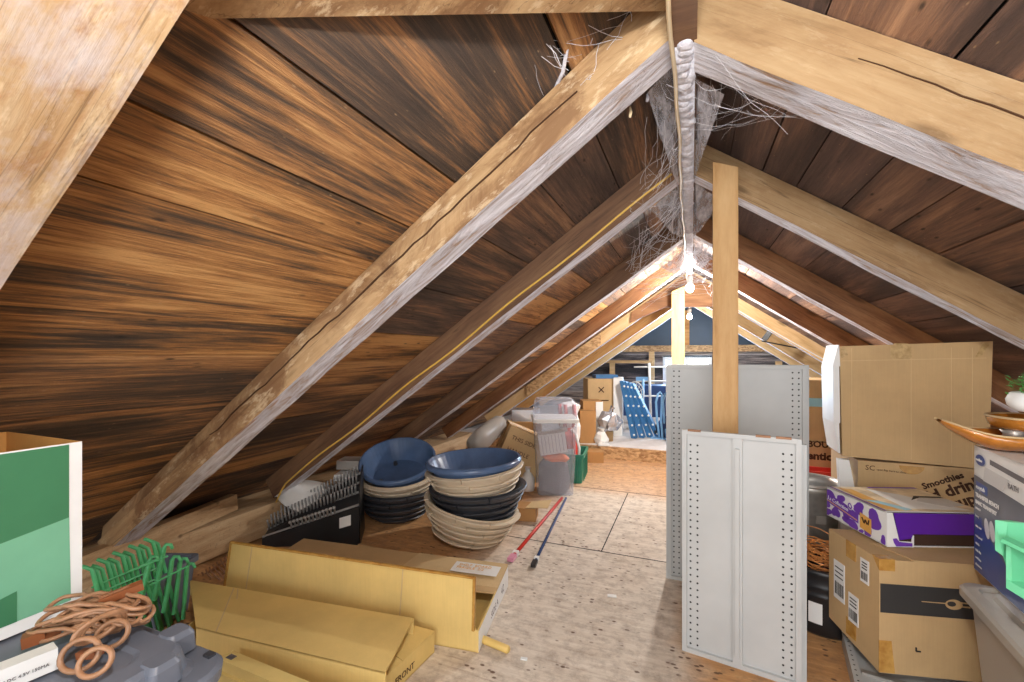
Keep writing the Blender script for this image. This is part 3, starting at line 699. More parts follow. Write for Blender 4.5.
for j in range(5): c_ = q.lerp(p, .2 + .2 * j) + Vector((0, 0, .0075)); m.bar(c_ - Vector((0, .009, 0)), c_ + Vector((0, .009, 0)), .003, .003)
obj('grip_rib', m, M['cord'], o)
p = at(46, 634, z=LZ + .02); q = at(22, 642, z=LZ + .018)
m = MB(); m.bar(q, p, .024, .02); m.bar(p, p + (p - q).normalized() * .02, .016, .014); obj('socket_end', m, M['cord_d'], t, bevel=.004)
p = at(90, 655, z=LZ + .012); m = MB(); m.bar(p + Vector((-.02, -.005, 0)), p + Vector((.016, .006, .004)), .016, .012); obj('inline_switch', m, M['cord_d'], t, bevel=.003)

# small white adapter box with printing
b0 = at(58, 669, z=LZ + .001); b1 = at(-8, 697, z=LZ + .001)
ex = (b0 - b1); ex.z = 0; ex.normalize(); ey_ = Vector((-ex.y, ex.x, 0))
t = thing('adapter_box', 'small white printed box at the front of the slate tote lid', 'box', (0, 0, 0))
m = MB(); hh = .037; w = .13; dpt = .030
o0 = b0 - ex * w
m.hexa([o0, b0, b0 + ey_ * dpt, o0 + ey_ * dpt, o0 + Vector((0, 0, hh)), b0 + Vector((0, 0, hh)), b0 + ey_ * dpt + Vector((0, 0, hh)), o0 + ey_ * dpt + Vector((0, 0, hh))])
obj('body', m, M['white'], t, bevel=.0015)
lettering(t, 'CU DC 4.5V 150MA', .0072, b0 - ex * .072 + Vector((0, 0, .013)), ex, (0, 0, 1), M['grey_rag'])

# green wire racks behind the tote
t = thing('wire_rack', 'green coated wire rack with hooked tips behind the slate tote', 'rack', (0, 0, 0))
ga, gb = at(98, 592, d=1.62), at(178, 556, d=1.78)
rowdir = (gb - ga); 
nb = 14; base = None
for i in range(nb):
    q = i / (nb - 1); top = at(92 + 66 * q, 574 - 30 * q - (4 if i % 3 == 0 else 0), d=1.50 + .26 * q)
    lean = Vector((-.02, .03, 0)) + Vector((.02 * (i % 2), 0, 0))
    m = MB(); tip = top + Vector((-.02, -.02, .018))
    m.tube([Vector((top.x + .03, top.y + .03, .01)) + lean, top + Vector((.006, .006, -.04)), top, top + Vector((-.012, -.012, .012)), tip], [.0075, .007, .0065, .0065, .006], 7)
    obj('hooked_upright', m, M['green_wire'], t, smooth=True)
for i, (u, v) in enumerate([(150, 560), (164, 548), (172, 560), (180, 562), (187, 567)]):
    top = at(u, v, d=1.56 + .03 * i); m = MB(); ft = at(u - 12 + 2 * i, v + 52, d=1.54 + .03 * i)
    m.tube([ft, top, top + Vector((.006, .004, .012)), top + Vector((.02, .01, .012)), top + Vector((.028, .012, -.004))], [.011 - .001 * i, .008, .006, .006, .005], 7)
    obj('front_upright', m, M['green_wire'], t, smooth=True)
for h in (.04, .10, .17):
    m = MB(); m.tube([at(92, 582 + h * 140, d=1.50), at(160, 552 + h * 150, d=1.72)], .0035, 6); obj('cross_wire', m, M['green_wire'], t)
m = MB(); m.tube([at(124, 574, d=1.46), at(168, 556, d=1.52)], .003, 6); m.tube([at(150, 585, d=1.5), at(188, 566, d=1.6)], .003, 6); obj('cross_wire', m, M['green_wire'], t)
# dark bin behind the green rack
c0 = at(158, 566, d=1.80); t = thing('plastic_bin', 'dark slate plastic bin tucked behind the green wire rack', 'bin', (c0.x - .03, c0.y + .03, 0), .35)
m = MB(); m.loft([rrect(.06, .08, .02, 0), rrect(.075, .10, .02, .20), rrect(.085, .11, .02, .202), rrect(.085, .11, .02, .225), rrect(.07, .095, .02, .225), rrect(.055, .075, .02, .02)]); obj('body', m, M['tote'], t)

# rusty wire comb rack
t = thing('wire_rack', 'rusty wire comb rack poking out behind the long upright carton flap', 'rack', (0, 0, 0))
for i in range(9):
    q = i / 8; a = at(200 + 27 * q, 588 - 4 * q - 18 * q, d=2.1); b = at(216 + 18 * q, 586 - 10 * q, d=1.97)
    a = at(196 + 30 * q, 581 - 20 * q, d=2.2); b = a + Vector((.13, -.02, -.035))
    m = MB(); m.tube([a + Vector((-.012, .0, .018)), a, b], .0045, 6); obj('wire_hook', m, M['rust'], t, smooth=True)
a, b = at(193, 582, d=2.22), at(232, 557, d=2.22)
m = MB(); m.tube([a, b], .006, 6); m.tube([a + Vector((.06, 0, -.02)), b + Vector((.06, 0, -.02))], .004, 6); obj('back_wire', m, M['rust'], t)
m = MB(); m.tube([a, Vector((a.x - .02, a.y, 0.003))], .005, 6); m.tube([b, Vector((b.x - .02, b.y, 0.003))], .005, 6); obj('support_leg', m, M['rust'], t)

# black hook rack
t = thing('hook_rack', 'black slanted display rack bristling with rows of metal hooks', 'rack', (0, 0, 0))
f0 = Vector((-2.26, 1.80, 0.0)); f1 = Vector((-1.765, 2.03, 0.0)); r0 = Vector((-2.42, 2.02, 0)); r1 = Vector((-1.93, 2.245, 0))
h0, h1 = .045, .215; H0, H1 = .07, .36
U = lambda p, z: Vector((p.x, p.y, z))
m = MB(); m.hexa([f0, f1, r1, r0, U(f0, h0), U(f1, h1), U(r1, H1), U(r0, H0)]); obj('body', m, M['black'], t, bevel=.006)
m = MB(); m.hexa([U(f1, .0), f1 + Vector((.02, -.012, 0)), r1 + Vector((.025, 0, 0)), U(r1, 0), U(f1, .34), f1 + Vector((.012, -.006, .34)), r1 + Vector((.012, 0, .40)), U(r1, .40)]); obj('end_plate', m, M['black'], t, bevel=.003)
nrm = (f1 - f0).cross(Vector((0, 0, 1))).normalized()
lp = f0.lerp(f1, .80)
m = panel([lp + Vector((0, 0, .10)), lp + (f1 - f0).normalized() * .065 + Vector((0, 0, .118)), lp + (f1 - f0).normalized() * .065 + Vector((0, 0, .178)), lp + Vector((0, 0, .16))], .004); obj('paper_label', m, M['white'], t)
for row in range(4):
    qy = (.06, .40, .66, .93)[row]; n_ = (13, 26, 26, 26)[row]
    pin = None
    for i in range(n_):
        q = (.02 + .93 * i / (n_ - 1)) if row else (.30 + .45 * i / (n_ - 1))
        a = U(f0, h0).lerp(U(f1, h1), q); b = U(r0, H0).lerp(U(r1, H1), q); p = a.lerp(b, qy)
        if pin is None:
            m = MB(); tip = Vector((.034, -.040, .064)) if row else Vector((.014, -.024, .044))
            m.tube([(0, 0, -.004), tip * .5 + Vector((0, 0, .01)), tip], .0055, 6)
            if not row: m.ball(tip, .010, 6)
            else: m.tube([tip, tip + Vector((.0, 0, .014))], .005, 6)
            pin = obj('wire_hook', m, M['steel'], t, smooth=True); pin.location = p
        else:
            c = pin.copy(); C.objects.link(c); c.parent = t; c.location = p
    a = U(f0, h0).lerp(U(r0, H0), qy); b = U(f1, h1).lerp(U(r1, H1), qy); m = MB(); m.tube([a + Vector((0, 0, .006)), b + Vector((0, 0, .006))], .007, 6); obj('hook_bar', m, M['steel'], t)

# white oval basin behind the hook rack
t = thing('oval_basin', 'white oval plastic basin lying behind the black hook rack', 'basin', at(300, 487, d=3.0), .4)
t.location.z = .10; t.rotation_euler = (.5, -.1, .5)
prof = [(.001, 0), (.13, 0), (.18, .03), (.205, .09), (.235, .095), (.235, .105), (.20, .102), (.172, .04), (.125, .012), (.001, .012)]
m = MB(); m.lathe(prof, 36)
for v_ in m.bm.verts: v_.co.x *= 1.25
obj('bowl', m, M['white_plastic'], t, smooth=True); t.location = at(318, 488, d=2.80); t.rotation_euler = (PI + .10, .30, .35); t.scale = (.80, .62, 1.0)
# papers and a clear bag by the planters
t = thing('paper_bundle', 'crumpled white paper and old magazines heaped left of the planters', 'papers', (0, 0, 0))
c0 = at(352, 480, d=3.12); c0.z = 0; rnd = random.Random(9)
for i in range(9):
    a = rnd.uniform(-.3, .5); m = MB(); m.box(-.07, .075, -.08, .08, 0, .022); m.xf(Matrix.Translation(c0 + Vector((rnd.uniform(-.02, .02), rnd.uniform(-.02, .02), .001 + i * .026))) @ Matrix.Rotation(a, 4, 'Z'))
    m.jit(.004, 9); obj('magazine', m, [M['paper'], M['card_p'], M['picture']][i % 3], t)
m = MB(); m.box(-.09, .075, -.10, .08, .238, .28); m.xf(Matrix.Translation(c0) @ Matrix.Rotation(.4, 4, 'Z')); m.jit(.012, 12); obj('crumpled_sheet', m, M['white'], t, sub=0)
t = thing('clear_box', 'small clear plastic box lying on the papers under the left roof', 'box', (c0.x - .02, c0.y + .02, .30), .35)
m = MB(); m.box(-.08, .08, -.07, .07, 0, .06); obj('body', m, M['clear_g'], t, bevel=.004)

# ---------------------------------------------------------------- flat cartons on the floor
# far flat carton with its long lid flap standing up
t = thing('flat_carton', 'long flat tan carton with its lid flap standing upright', 'carton', (0, 0, 0))
A0, A1 = Vector((-1.875, 1.32, 0)), Vector((-.712, 1.462, 0)); A2, A3 = Vector((-.79, 1.93, 0)), Vector((-1.93, 1.79, 0)); hB = .082
m = MB(); th = .005
m.hexa([A0, A1, A2, A3] + [U(p, .004) for p in (A0, A1, A2, A3)])
def wall(m, a, b, z0, z1, z2=None, t_=.005):
    d = (b - a).normalized(); nn = Vector((-d.y, d.x, 0)) * t_
    m.hexa([U(a, z0), U(b, z0), U(b, z0) + nn, U(a, z0) + nn, U(a, z1), U(b, z2 or z1), U(b, z2 or z1) + nn, U(a, z1) + nn])
wall(m, A0, A1, 0, hB); wall(m, A1, A2, 0, hB, .10); wall(m, A2, A3, 0, .098); wall(m, A3, A0, 0, .098)
bd = obj('body', m, M['card_y'], t)
m = MB(); q = lambda a, b, s_: a.lerp(b, s_)
m.hexa([U(q(A0, A3, .42), .083), U(q(A1, A2, .52), .085), U(A2, .100), U(A3, .100), U(q(A0, A3, .42), .089), U(q(A1, A2, .52), .091), U(A2, .106), U(A3, .106)]); obj('top_panel', m, M['card'], t)
m = MB(); m.hexa([U(q(q(A0, A3, .5), q(A1, A2, .6), .56), .092), U(q(A1, A2, .60), .0935), U(A2, .1075), U(q(A3, A2, .60), .1065), U(q(q(A0, A3, .5), q(A1, A2, .6), .56), .0935), U(q(A1, A2, .60), .095), U(A2, .109), U(q(A3, A2, .60), .108)]); obj('white_print', m, M['card_p'], t)
m = MB(); c_ = at(478, 571, z=.105); m.hexa([c_ + Vector(v) for v in ((-.12, -.05, .002), (.10, -.02, .002), (.09, .06, .006), (-.13, .035, .006), (-.12, -.05, .004), (.10, -.02, .004), (.09, .06, .008), (-.13, .035, .008))]); lb = obj('shipping_label', m, M['white'], t)
for i, s_ in enumerate(('SHELF  BOARD', 'FRAGILE  2/2')): lettering(t, s_, .024, c_ + Vector((-.10, .0 - i * .027, .0085)), (.22, .03, .001), (-.01, .11, .01), M['gold'], lift=.002)
m = panel([U(A1, .004), U(A2, .004), U(A2, .098), U(A1, .08)], .0008); obj('white_end_print', m, M['white'], t)
d_ = (A2 - A1).normalized()
lettering(t, 'SIDE A', .04, A1 + d_ * .17 + Vector((0, 0, .025)), d_, (0, 0, 1), M['grey_rag'])
lettering(t, '42', .05, A1 + d_ * .34 + Vector((0, 0, .03)), d_, (0, 0, 1), M['grey_rag'])
# standing flap
F0, F1 = A0 + Vector((.0, -.006, 0)), A1 + Vector((-.02, -.008, 0))
m = MB(); nn = Vector((.03, .10, 0)) * .0
m.hexa([U(F0, hB), U(F1, hB - .002), U(F1, hB) + Vector((0, .006, 0)), U(F0, hB) + Vector((0, .006, 0)),
        U(F0, .292) + Vector((.045, .0, 0)), U(F1, .282) + Vector((.006, 0, 0)), U(F1, .282) + Vector((.006, .006, 0)), U(F0, .292) + Vector((.045, .006, 0))])
fl = obj('lid_flap', m, M['card_y'], t)
m = MB(); m.bar(U(F0, .289) + Vector((.045, -.001, 0)), U(F1, .279) + Vector((.006, -.001, 0)), .012, .007); m.bar(U(F1, hB) + Vector((.002, 0, 0)), U(F1, .282) + Vector((.007, 0, 0)), .010, .008, (0, 1, 0)); m.bar(U(F0, hB) + Vector((0, 0, 0)), U(F0, .29) + Vector((.043, 0, 0)), .010, .008, (0, 1, 0)); obj('taped_edge', m, M['tape'], fl)
for s_ in (.10, .74):
    a = U(F0, hB).lerp(U(F1, hB), s_); b = (U(F0, .29) + Vector((.045, 0, 0))).lerp(U(F1, .28) + Vector((.006, 0, 0)), s_)
    m = MB(); m.bar(a + Vector((0, -.001, 0)), b + Vector((0, -.001, 0)), .004, .0015, (0, 1, 0)); obj('fold_line', m, M['card_p'], fl)

# near flat carton with tilted lid
t = thing('flat_carton', 'long flat tan carton nearest the viewer with its lid lying askew', 'carton', (0, 0, 0))
m = MB(); B0, B1, B2, B3 = Vector((-1.72, .93, 0)), Vector((-.885, 1.14, 0)), Vector((-.865, 1.405, 0)), Vector((-1.80, 1.22, 0))
m.hexa([B0, B1, B2, B3] + [U(p, .004) for p in (B0, B1, B2, B3)]); wall(m, B0, B1, 0, .07); wall(m, B1, B2, 0, .072); wall(m, B2, B3, 0, .072); wall(m, B3, B0, 0, .07); obj('body', m, M['card_y'], t)
m = MB(); m.hexa([U(q(B1, B2, .35), .072), U(B2, .074), U(B2, .095) + Vector((-.12, -.03, 0)), U(q(B1, B2, .35), .098) + Vector((-.10, 0, 0)), U(q(B1, B2, .35), .077), U(B2, .079), U(B2, .10) + Vector((-.12, -.03, 0)), U(q(B1, B2, .35), .103) + Vector((-.10, 0, 0))]); obj('end_flap', m, M['card_y'], t)
m = MB(); m.hexa([U(B1, .072), U(q(B1, B2, .33), .072), U(q(B1, B2, .33), .11) + Vector((-.11, 0, 0)), U(B1, .10) + Vector((-.11, 0, 0)), U(B1, .077), U(q(B1, B2, .33), .077), U(q(B1, B2, .33), .115) + Vector((-.11, 0, 0)), U(B1, .105) + Vector((-.11, 0, 0))]); obj('end_flap', m, M['card_y'], t)
d_ = (B2 - B1).normalized(); lettering(t, 'FRONT', .03, B1 + d_ * .05 + Vector((0, 0, .02)), d_, (0, 0, 1), M['brown_ink'])
T0, T1, T2, T3 = at(196, 627, z=.165), at(385, 672, z=.145), at(413, 619, z=.145), at(190, 581, z=.155)
lidm = MB(); lidm.hexa([T0 - Vector((0, 0, .006)), T1 - Vector((0, 0, .006)), T2 - Vector((0, 0, .006)), T3 - Vector((0, 0, .006)), T0, T1, T2, T3])
def skirt(m, a, b, h): m.hexa([a - Vector((0, 0, h)), b - Vector((0, 0, h)), b - Vector((0, -.006, h)), a - Vector((0, -.006, h)), a, b, b + Vector((0, .006, 0)), a + Vector((0, .006, 0))])
skirt(lidm, T0, T1, .125); skirt(lidm, T3, T2, .06)
ld = obj('lid', lidm, M['card_y'], t)
m = MB()
e0 = T3.lerp(T2, .22); e1 = T0.lerp(T1, .12); m.bar(e0 + Vector((0, 0, .0012)), e1 + Vector((0, 0, .0012)), .004, .0012); obj('fold_line', m, M['card_p'], ld); m = MB(); e2 = T3.lerp(T2, .24); m.bar(e2 + Vector((0, 0, .0012)), e2.lerp(T0.lerp(T1, .22), .25) + Vector((0, 0, .0012)), .004, .0012)
obj('fold_line', m, M['card_p'], ld)

# rods, slats, stick
p, r_ = at(509, 650, z=.015), at(470, 634, z=.015)
m = MB(); m.tube([r_, p - (p - r_).normalized() * .006, p], [.014, .014, .009], 14); tag(obj('wooden_rod', m, M['rod_y'], smooth=True), 'yellow wooden rod end sticking out under the flat carton', 'rod')
for i, (z_, u0, v0, u1, v1) in enumerate([(.112, 226, 660, 306, 694), (.077, 221, 671, 262, 690), (.042, 216, 680, 240, 692)]):
    a, b = at(u0, v0, z=z_), at(u1, v1, z=z_); d_ = (b - a).normalized(); b = a + d_ * .62; b.z = z_
    t = thing('packing_slat', ['topmost pale yellow packing slat beside the tote', 'middle pale yellow packing slat under the top one', 'lowest pale yellow packing slat beside the tote'][i], 'slat', (0, 0, 0), 0, 'yellow slats piled by the tote')
    m = MB(); m.bar(a, b, .045, .034); obj('body', m, M['slat_y'], t, bevel=.007)
    m = MB(); m.bar(a + d_ * .012 + Vector((0, 0, .0172)), a + d_ * .04 + Vector((0, 0, .0172)), .02, .001); obj('stamp', m, M['grey_rag'], t)
a, b = at(359, 545, z=.008), at(404, 556, z=.008); m = MB(); m.bar(a, b, .02, .014); tag(obj('wood_stick', m, M['raf_new'], bevel=.003), 'short pale stick on the floor beside the black rack', 'stick')

# ---------------------------------------------------------------- nested planters
def planter_proto(R, kind):
    m_ = M[{'c': 'cream', 'd': 'pot_dk', 'b': 'pot_bl'}[kind]]
    root = bpy.data.objects.new('planter', None); C.objects.link(root); root.empty_display_size = .05
    h, rb_ = PH, R * .56
    if kind == 'b':
        m = MB(); m.lathe([(.001, .05), (R * .70, .05), (R * .90, h - .035), (R * .97, h - .03), (R * .99, h - .012), (R * .97, h), (R * .93, h), (R * .90, h - .02), (R * .68, .06), (.001, .06)], 48)
        obj('body', m, m_, root, smooth=False)
        m = MB(); m.lathe([(R * .93, h - .008), (R * .965, h + .001), (R * 1.0, h - .012), (R * .985, h - .03)], 48); obj('rim', m, m_, root, smooth=True)
        for a in (.6, 2.4, 4.1):
            m = MB(); m.lathe([(.016, .06), (.012, .085), (.001, .087)], 10, (R * .52 * math.cos(a), R * .52 * math.sin(a), 0)); obj('foot_peg', m, M['pot_dk'], root)
        return root
    rad = lambda z: rb_ + (R - rb_) * (z / h) ** .62
    m = MB(); m.lathe([(.001, 0), (rb_ - .008, 0)] + [(rad(h * k / 6) - .015, h * k / 6) for k in range(1, 7)] + [(R * .90, h - .004), (R * .86, h - .02), (rb_ * .9, .02), (.001, .02)], 40); obj('body', m, m_, root, smooth=False)
    # stacked-slat pattern: five rough courses of long blocks round the outside
    m = MB(); rnd = random.Random(int(R * 1000) + ord(kind)); nc = 5
    for c_ in range(nc):
        z0, z1 = h * c_ / nc + .004, h * (c_ + 1) / nc; off = rnd.random(); n_ = 7
        cuts = sorted((off + (i + rnd.uniform(-.25, .25)) / n_) * 2 * PI for i in range(n_)); tl, ta_ = rnd.uniform(.004, .011), rnd.uniform(0, 6)
        for a0, a1 in zip(cuts, cuts[1:] + [cuts[0] + 2 * PI]):
            a1 -= .022; ro = rnd.uniform(-.004, .006); dz = rnd.uniform(-.002, .002); rings = []; k = max(3, int((a1 - a0) / .12))
            for j in range(k + 1):
                a = a0 + (a1 - a0) * j / k; cc_, ss = math.cos(a), math.sin(a); w_ = tl * math.sin(a + ta_) * (1 if c_ < nc - 1 else .3) + dz
                r0_, r1_ = rad(max(z0, .001)) + ro, rad(z1) + ro
                rings.append([((r - .020) * cc_, (r - .020) * ss, z + w_) if i in (0, 5) else (r * cc_, r * ss, z + w_) for i, (r, z) in enumerate([(r0_, z0), (r0_ + .002, z0), (r0_ + .006, z0 + .004), (r1_ + .005, z1 - .013), (r1_ + .002, z1 - .009), (r1_ - .004, z1 - .008)])])
            m.loft(rings)
    obj('slat_courses', m, m_, root)
    return root
PH = .205
def stack(base, spec, R, grp, where, order):
    protos = {}
    for i, (kind, z_, ta, tilt, dx, dy) in enumerate(spec):
        if kind in protos: o = dup(protos[kind])
        else: o = protos[kind] = planter_proto(R, kind)
        ax = Vector((cs, sn, 0)); ax.rotate(Matrix.Rotation(ta, 3, 'Z'))     # tilt axis; 0 = camera right, pi/2 = away from the viewer
        rot = Matrix.Rotation(tilt, 3, ax) @ Matrix.Rotation(i * .9, 3, 'Z')
        o.rotation_mode = 'QUATERNION'; o.rotation_quaternion = rot.to_quaternion()
        c0 = Vector((base[0] + dx * cs - dy * sn, base[1] + dx * sn + dy * cs, z_ + PH))
        o.location = c0 - rot @ Vector((0, 0, PH))
        tag(o, where % order[i], 'planter', grp)
hp = PI / 2
spec = [('c', .012, hp, .20, -.01, 0), ('d', .125, hp, -.03, .02, 0), ('c', .230, hp, -.09, .0, 0), ('b', .278, hp, -.05, -.005, 0)]
stack((-1.19, 2.37), spec, .288, 'planters in the right stack', '%s of the right planter stack', ['tilted cream planter at the bottom', 'charcoal planter in the middle', 'cream planter under the top', 'open navy planter on top'])
spec = [('d', .0, 0, .02, 0, 0), ('c', .10, 0, .16, 0, -.01), ('b', .195, 0, .40, .0, -.015)]
stack((-1.84, 2.50), spec, .258, 'planters in the left stack', '%s of the left planter stack', ['charcoal planter at the bottom', 'cream planter in the middle', 'tilted open navy planter on top'])

# ---------------------------------------------------------------- middle: clear bin, cartons, rods
t = thing('clear_bin', 'tall translucent lidded bin standing in the middle of the attic', 'bin', (-1.005, 3.42, 0), YAW)
m = MB()
def rr_(hx, hy, r, z): return rrect(hx, hy, r, z, 4)
m.loft([rr_(.135, .12, .03, .006), rr_(.14, .125, .03, .02), rr_(.168, .15, .03, .585)], cap=True); obj('body', m, M['clear'], t, smooth=False)
m = MB(); m.loft([rr_(.172, .154, .03, .575), rr_(.18, .162, .03, .575), rr_(.182, .164, .03, .60), rr_(.172, .154, .03, .605)]); obj('rim', m, M['white_plastic'], t)
m = MB(); m.loft([rr_(.168, .15, .03, .60), rr_(.160, .144, .04, .72), rr_(.14, .125, .04, .752), rr_(.10, .09, .03, .757)]); obj('lid', m, M['clear'], t)
bx = Matrix.Translation((-1.005, 3.42, 0)) @ Matrix.Rotation(YAW, 4, 'Z')
def inbin(name, label, cat, m, mat):
    m.xf(bx); return tag(obj(name, m, mat, smooth=False), label, cat)
m = MB(); rnd = random.Random(2)
m.lathe([(.001, .022), (.115, .022), (.122, .12), (.118, .22), (.08, .27), (.001, .28)], 24); m.jit(.02, 9); inbin('grey_cloth', 'grey cloth bundle in the bottom of the clear bin', 'cloth', m, M['grey_rag'])
m = MB(); m.loft([[(x * .9, y * .8, z) for x, y, z in rr_(.085, .05, .03, .27)], rr_(.10, .06, .03, .30), rr_(.06, .04, .02, .33)]); m.jit(.025, 14); m.xf(Matrix.Translation((.01, -.05, -.01))); inbin('orange_cloth', 'orange cloth showing through the clear bin', 'cloth', m, M['orange_rag'])
t2 = thing('paper_stack', 'tilted white paper stack showing through the clear bin', 'papers', (0, 0, 0))
m = MB(); m.box(-.11, .10, -.09, .06, .0, .16); m.xf(bx @ Matrix.Translation((-.005, -.01, .325)) @ Matrix.Rotation(-.14, 4, 'Y')); obj('sheets', m, M['paper'], t2)
m = MB()
for j in range(7): m.box(-.09 + j * .027, -.087 + j * .027, -.0925, -.09, .015, .15)
m.xf(bx @ Matrix.Translation((-.005, -.01, .325)) @ Matrix.Rotation(-.14, 4, 'Y')); obj('page_edges', m, M['grey_rag'], t2)

def rod(name, label, u0, v0, u1, v1, mats, r, capmat, z=.016):
    a, b = at(u0, v0, z=z), at(u1, v1, z=z); t = thing(name, label, 'rod', (0, 0, 0)); d = (b - a).normalized()
    m = MB(); m.tube([a + d * .05, b], r, 8); obj('shaft', m, mats, t, smooth=True)
    m = MB(); m.bar(a, a + d * .06, r * 3.2, r * 2.0); obj('end_bracket', m, capmat, t, bevel=.004)
    m = MB(); m.bar(a + d * .075, a + d * .10, r * 3.0, r * 2.4); obj('sleeve', m, M['white'], t, bevel=.003)
    return t
rod('curtain_rod', 'red and pink rod with a clear end bracket on the floor', 510, 560, 562, 498, M['red'], .010, M['pink'])
rod('curtain_rod', 'thin dark blue rod with a black end bracket on the floor', 533, 566, 566, 498, M['navy'], .008, M['black'])

def carton(name, label, pts, h, mat, z0=0.0, tape=None, cat='carton', open_flap=False, grp=None):
    P = [Vector((*p, z0)) for p in pts]; t = thing(name, label, cat, (0, 0, 0), 0, grp)
    m = MB(); m.hexa(P + [p + Vector((0, 0, h)) for p in P]); obj('body', m, mat, t, bevel=.005)
    if tape:
        a, b = (P[0] + P[3]) / 2, (P[1] + P[2]) / 2; a.z = b.z = z0 + h + .0006
        m = MB(); m.bar(a, b, .05, .001); obj('tape', m, M[tape], t)
    return t
def rectp(cx_, cy_, w, d, a):
    c_, s_ = math.cos(a), math.sin(a); return [(cx_ + x * c_ - y * s_, cy_ + x * s_ + y * c_) for x, y in ((-w / 2, -d / 2), (w / 2, -d / 2), (w / 2, d / 2), (-w / 2, d / 2))]
# tilted tan carton behind the planters
t = thing('tilted_carton', 'tan carton leaning tilted between planters and clear bin', 'carton', (-1.43, 3.48, .0))
t.rotation_euler = (.0, .42, .5)
m = MB(); m.box(-.17, .20, -.17, .17, 0, .40); obj('body', m, M['card'], t, bevel=.005)
m = MB(); m.box(-.172, .202, -.025, .025, .0, .4015); obj('tape', m, M['tape'], t)
for i in range(3): lettering(t, ('THIS SIDE', 'HANDLE', 'UP')[i], .05, (-.13, -.17, .3 - .1 * i), (1, 0, 0), (0, 0, 1), M['brown_ink'])
t.location.z = .09
p = at(488, 440, d=3.55); t = thing('wrapped_roll', 'grey plastic wrapped roll lying behind the planters', 'roll', (0, 0, 0))
a_, b_ = at(474, 446, d=3.45), at(500, 422, d=3.75)
m = MB(); m.tube([a_ - (b_ - a_) * .04, a_, a_.lerp(b_, .3), a_.lerp(b_, .7), b_, b_ + (b_ - a_) * .04], [.03, .075, .085, .08, .07, .02], 16); m.jit(.012, 16); obj('film', m, M['clear_g'], t, smooth=True)
m = MB(); m.tube([a_, b_], .06, 14); obj('core', m, M['grey_rag'], t, smooth=True)
carton('support_carton', 'brown carton carrying the wrapped roll under the left roof', rectp((a_.x + b_.x) / 2 - .03, (a_.y + b_.y) / 2 + .04, .30, .36, .6), min(a_.z, b_.z) - .085, M['card_d'])
p = at(526, 414, d=4.3); carton('patterned_box', 'silver patterned flat box on top of the pile behind the clear bin', rectp(p.x, p.y, .26, .2, .3), .11, M['foil'], p.z - .06)
m = MB(); carton('support_carton', 'tall brown carton beneath the silver patterned box', rectp(p.x, p.y, .30, .26, .3), p.z - .06, M['card_d'])
p = at(528, 486, z=.05); t = thing('white_jug', 'small white plastic jug beside the right planter stack', 'jug', (p.x - .02, p.y + .05, 0))
m = MB(); m.lathe([(.001, 0), (.05, 0), (.055, .02), (.055, .10), (.03, .14), (.018, .15), (.018, .17), (.001, .17)], 20); obj('body', m, M['white_plastic'], t, smooth=True)
m = MB(); m.lathe([(.001, .17), (.022, .17), (.022, .19), (.001, .19)], 14); obj('cap', m, M['lgrey_print'], t)
t = carton('small_carton', 'small tan open carton on the floor right of the planters', rectp(-1.02, 2.80, .15, .14, .2), .085, M['card_d'])
m = MB(); m.hexa([Vector(v) for v in ((-1.0, 2.74, .085), (-.85, 2.75, .10), (-.86, 2.87, .115), (-1.0, 2.86, .088), (-1.0, 2.74, .09), (-.85, 2.75, .105), (-.86, 2.87, .12), (-1.0, 2.86, .093))]); obj('flap', m, M['card_p'], t)
# small scraps on the floor
for i, (u, v, s_, lab) in enumerate([(612, 596, .02, 'tiny white paper scrap on the plywood walkway'), (524, 659, .012, 'tiny pale chip near the yellow rod'), (497, 541, .025, 'thin white scrap beside the planters')]):
    p = at(u, v, z=.003); m = MB(); m.box(-s_, s_, -s_ * .5, s_ * .5, -.001, .003); m.xf(Matrix.Translation(p) @ Matrix.Rotation(.2, 4, 'Z')); tag(obj('paper_scrap', m, M['white']), lab, 'scrap')
# ============================================================ SHELVING PANELS
def shelf_panel(name, label, x0, y0, x1, y1, z0, h, rib=False, flange=.022, front=True, lean=0, grp='grey shelving panels', holes=True, top_tabs=False):
    """sheet metal panel seen from -y side: folded edges, two columns of holes at either side"""
    a = math.atan2(y1 - y0, x1 - x0); w = math.hypot(x1 - x0, y1 - y0)
    t = thing(name, label, 'panel', (x0, y0, z0), a, grp); t.rotation_euler = (lean, 0, a)
    m = MB(); e = .003
    m.box(0, w, .012, .0145, 0, h)                      # sheet
    obj('sheet', m, M['enamel'], t)
    m = MB(); fw = .016
    for x in (0, w - fw): m = MB(); m.box(x, x + fw, 0, .0125, 0, h); obj('folded_edge', m, M['enamel'], t, bevel=.002)
    for z in (0, h - fw): m = MB(); m.box(fw, w - fw, 0, .0125, z, z + fw); obj('end_fold', m, M['enamel'], t, bevel=.002)
    if rib:
        m = MB(); m.box(w * .455, w * .535, -.004, .012, fw, h - fw); m.box(w * .478, w * .512, -.016, -.003, fw + .03, h - .05); obj('stiffening_rib', m, M['enamel'], t, bevel=.0025)
    if holes:
        for x in (fw + .012, fw + .036, w - fw - .036, w - fw - .012):
            m = MB(); n_ = int((h - .035) / .0254)
            for i in range(n_):
                z = .03 + i * .0254
                m.poly([(x + .0040 * math.cos(PI / 3 * k), .0112, z + .0040 * math.sin(PI / 3 * k)) for k in range(6)])
            obj('hole_row', m, M['dark_hole'], t)['kind'] = 'stuff'
    if top_tabs:
        for x in (.02, .24, .30): m = MB(); m.box(x, x + .045, -.002, .006, h - .004, h + .004); obj('slot_tab', m, M['rust'], t)
    return t
shelf_panel('shelving_panel', 'front grey metal shelving panel with a rib down the middle', -.016, 1.760, .352, 1.700, 0, .822, rib=True, top_tabs=True, lean=.0)
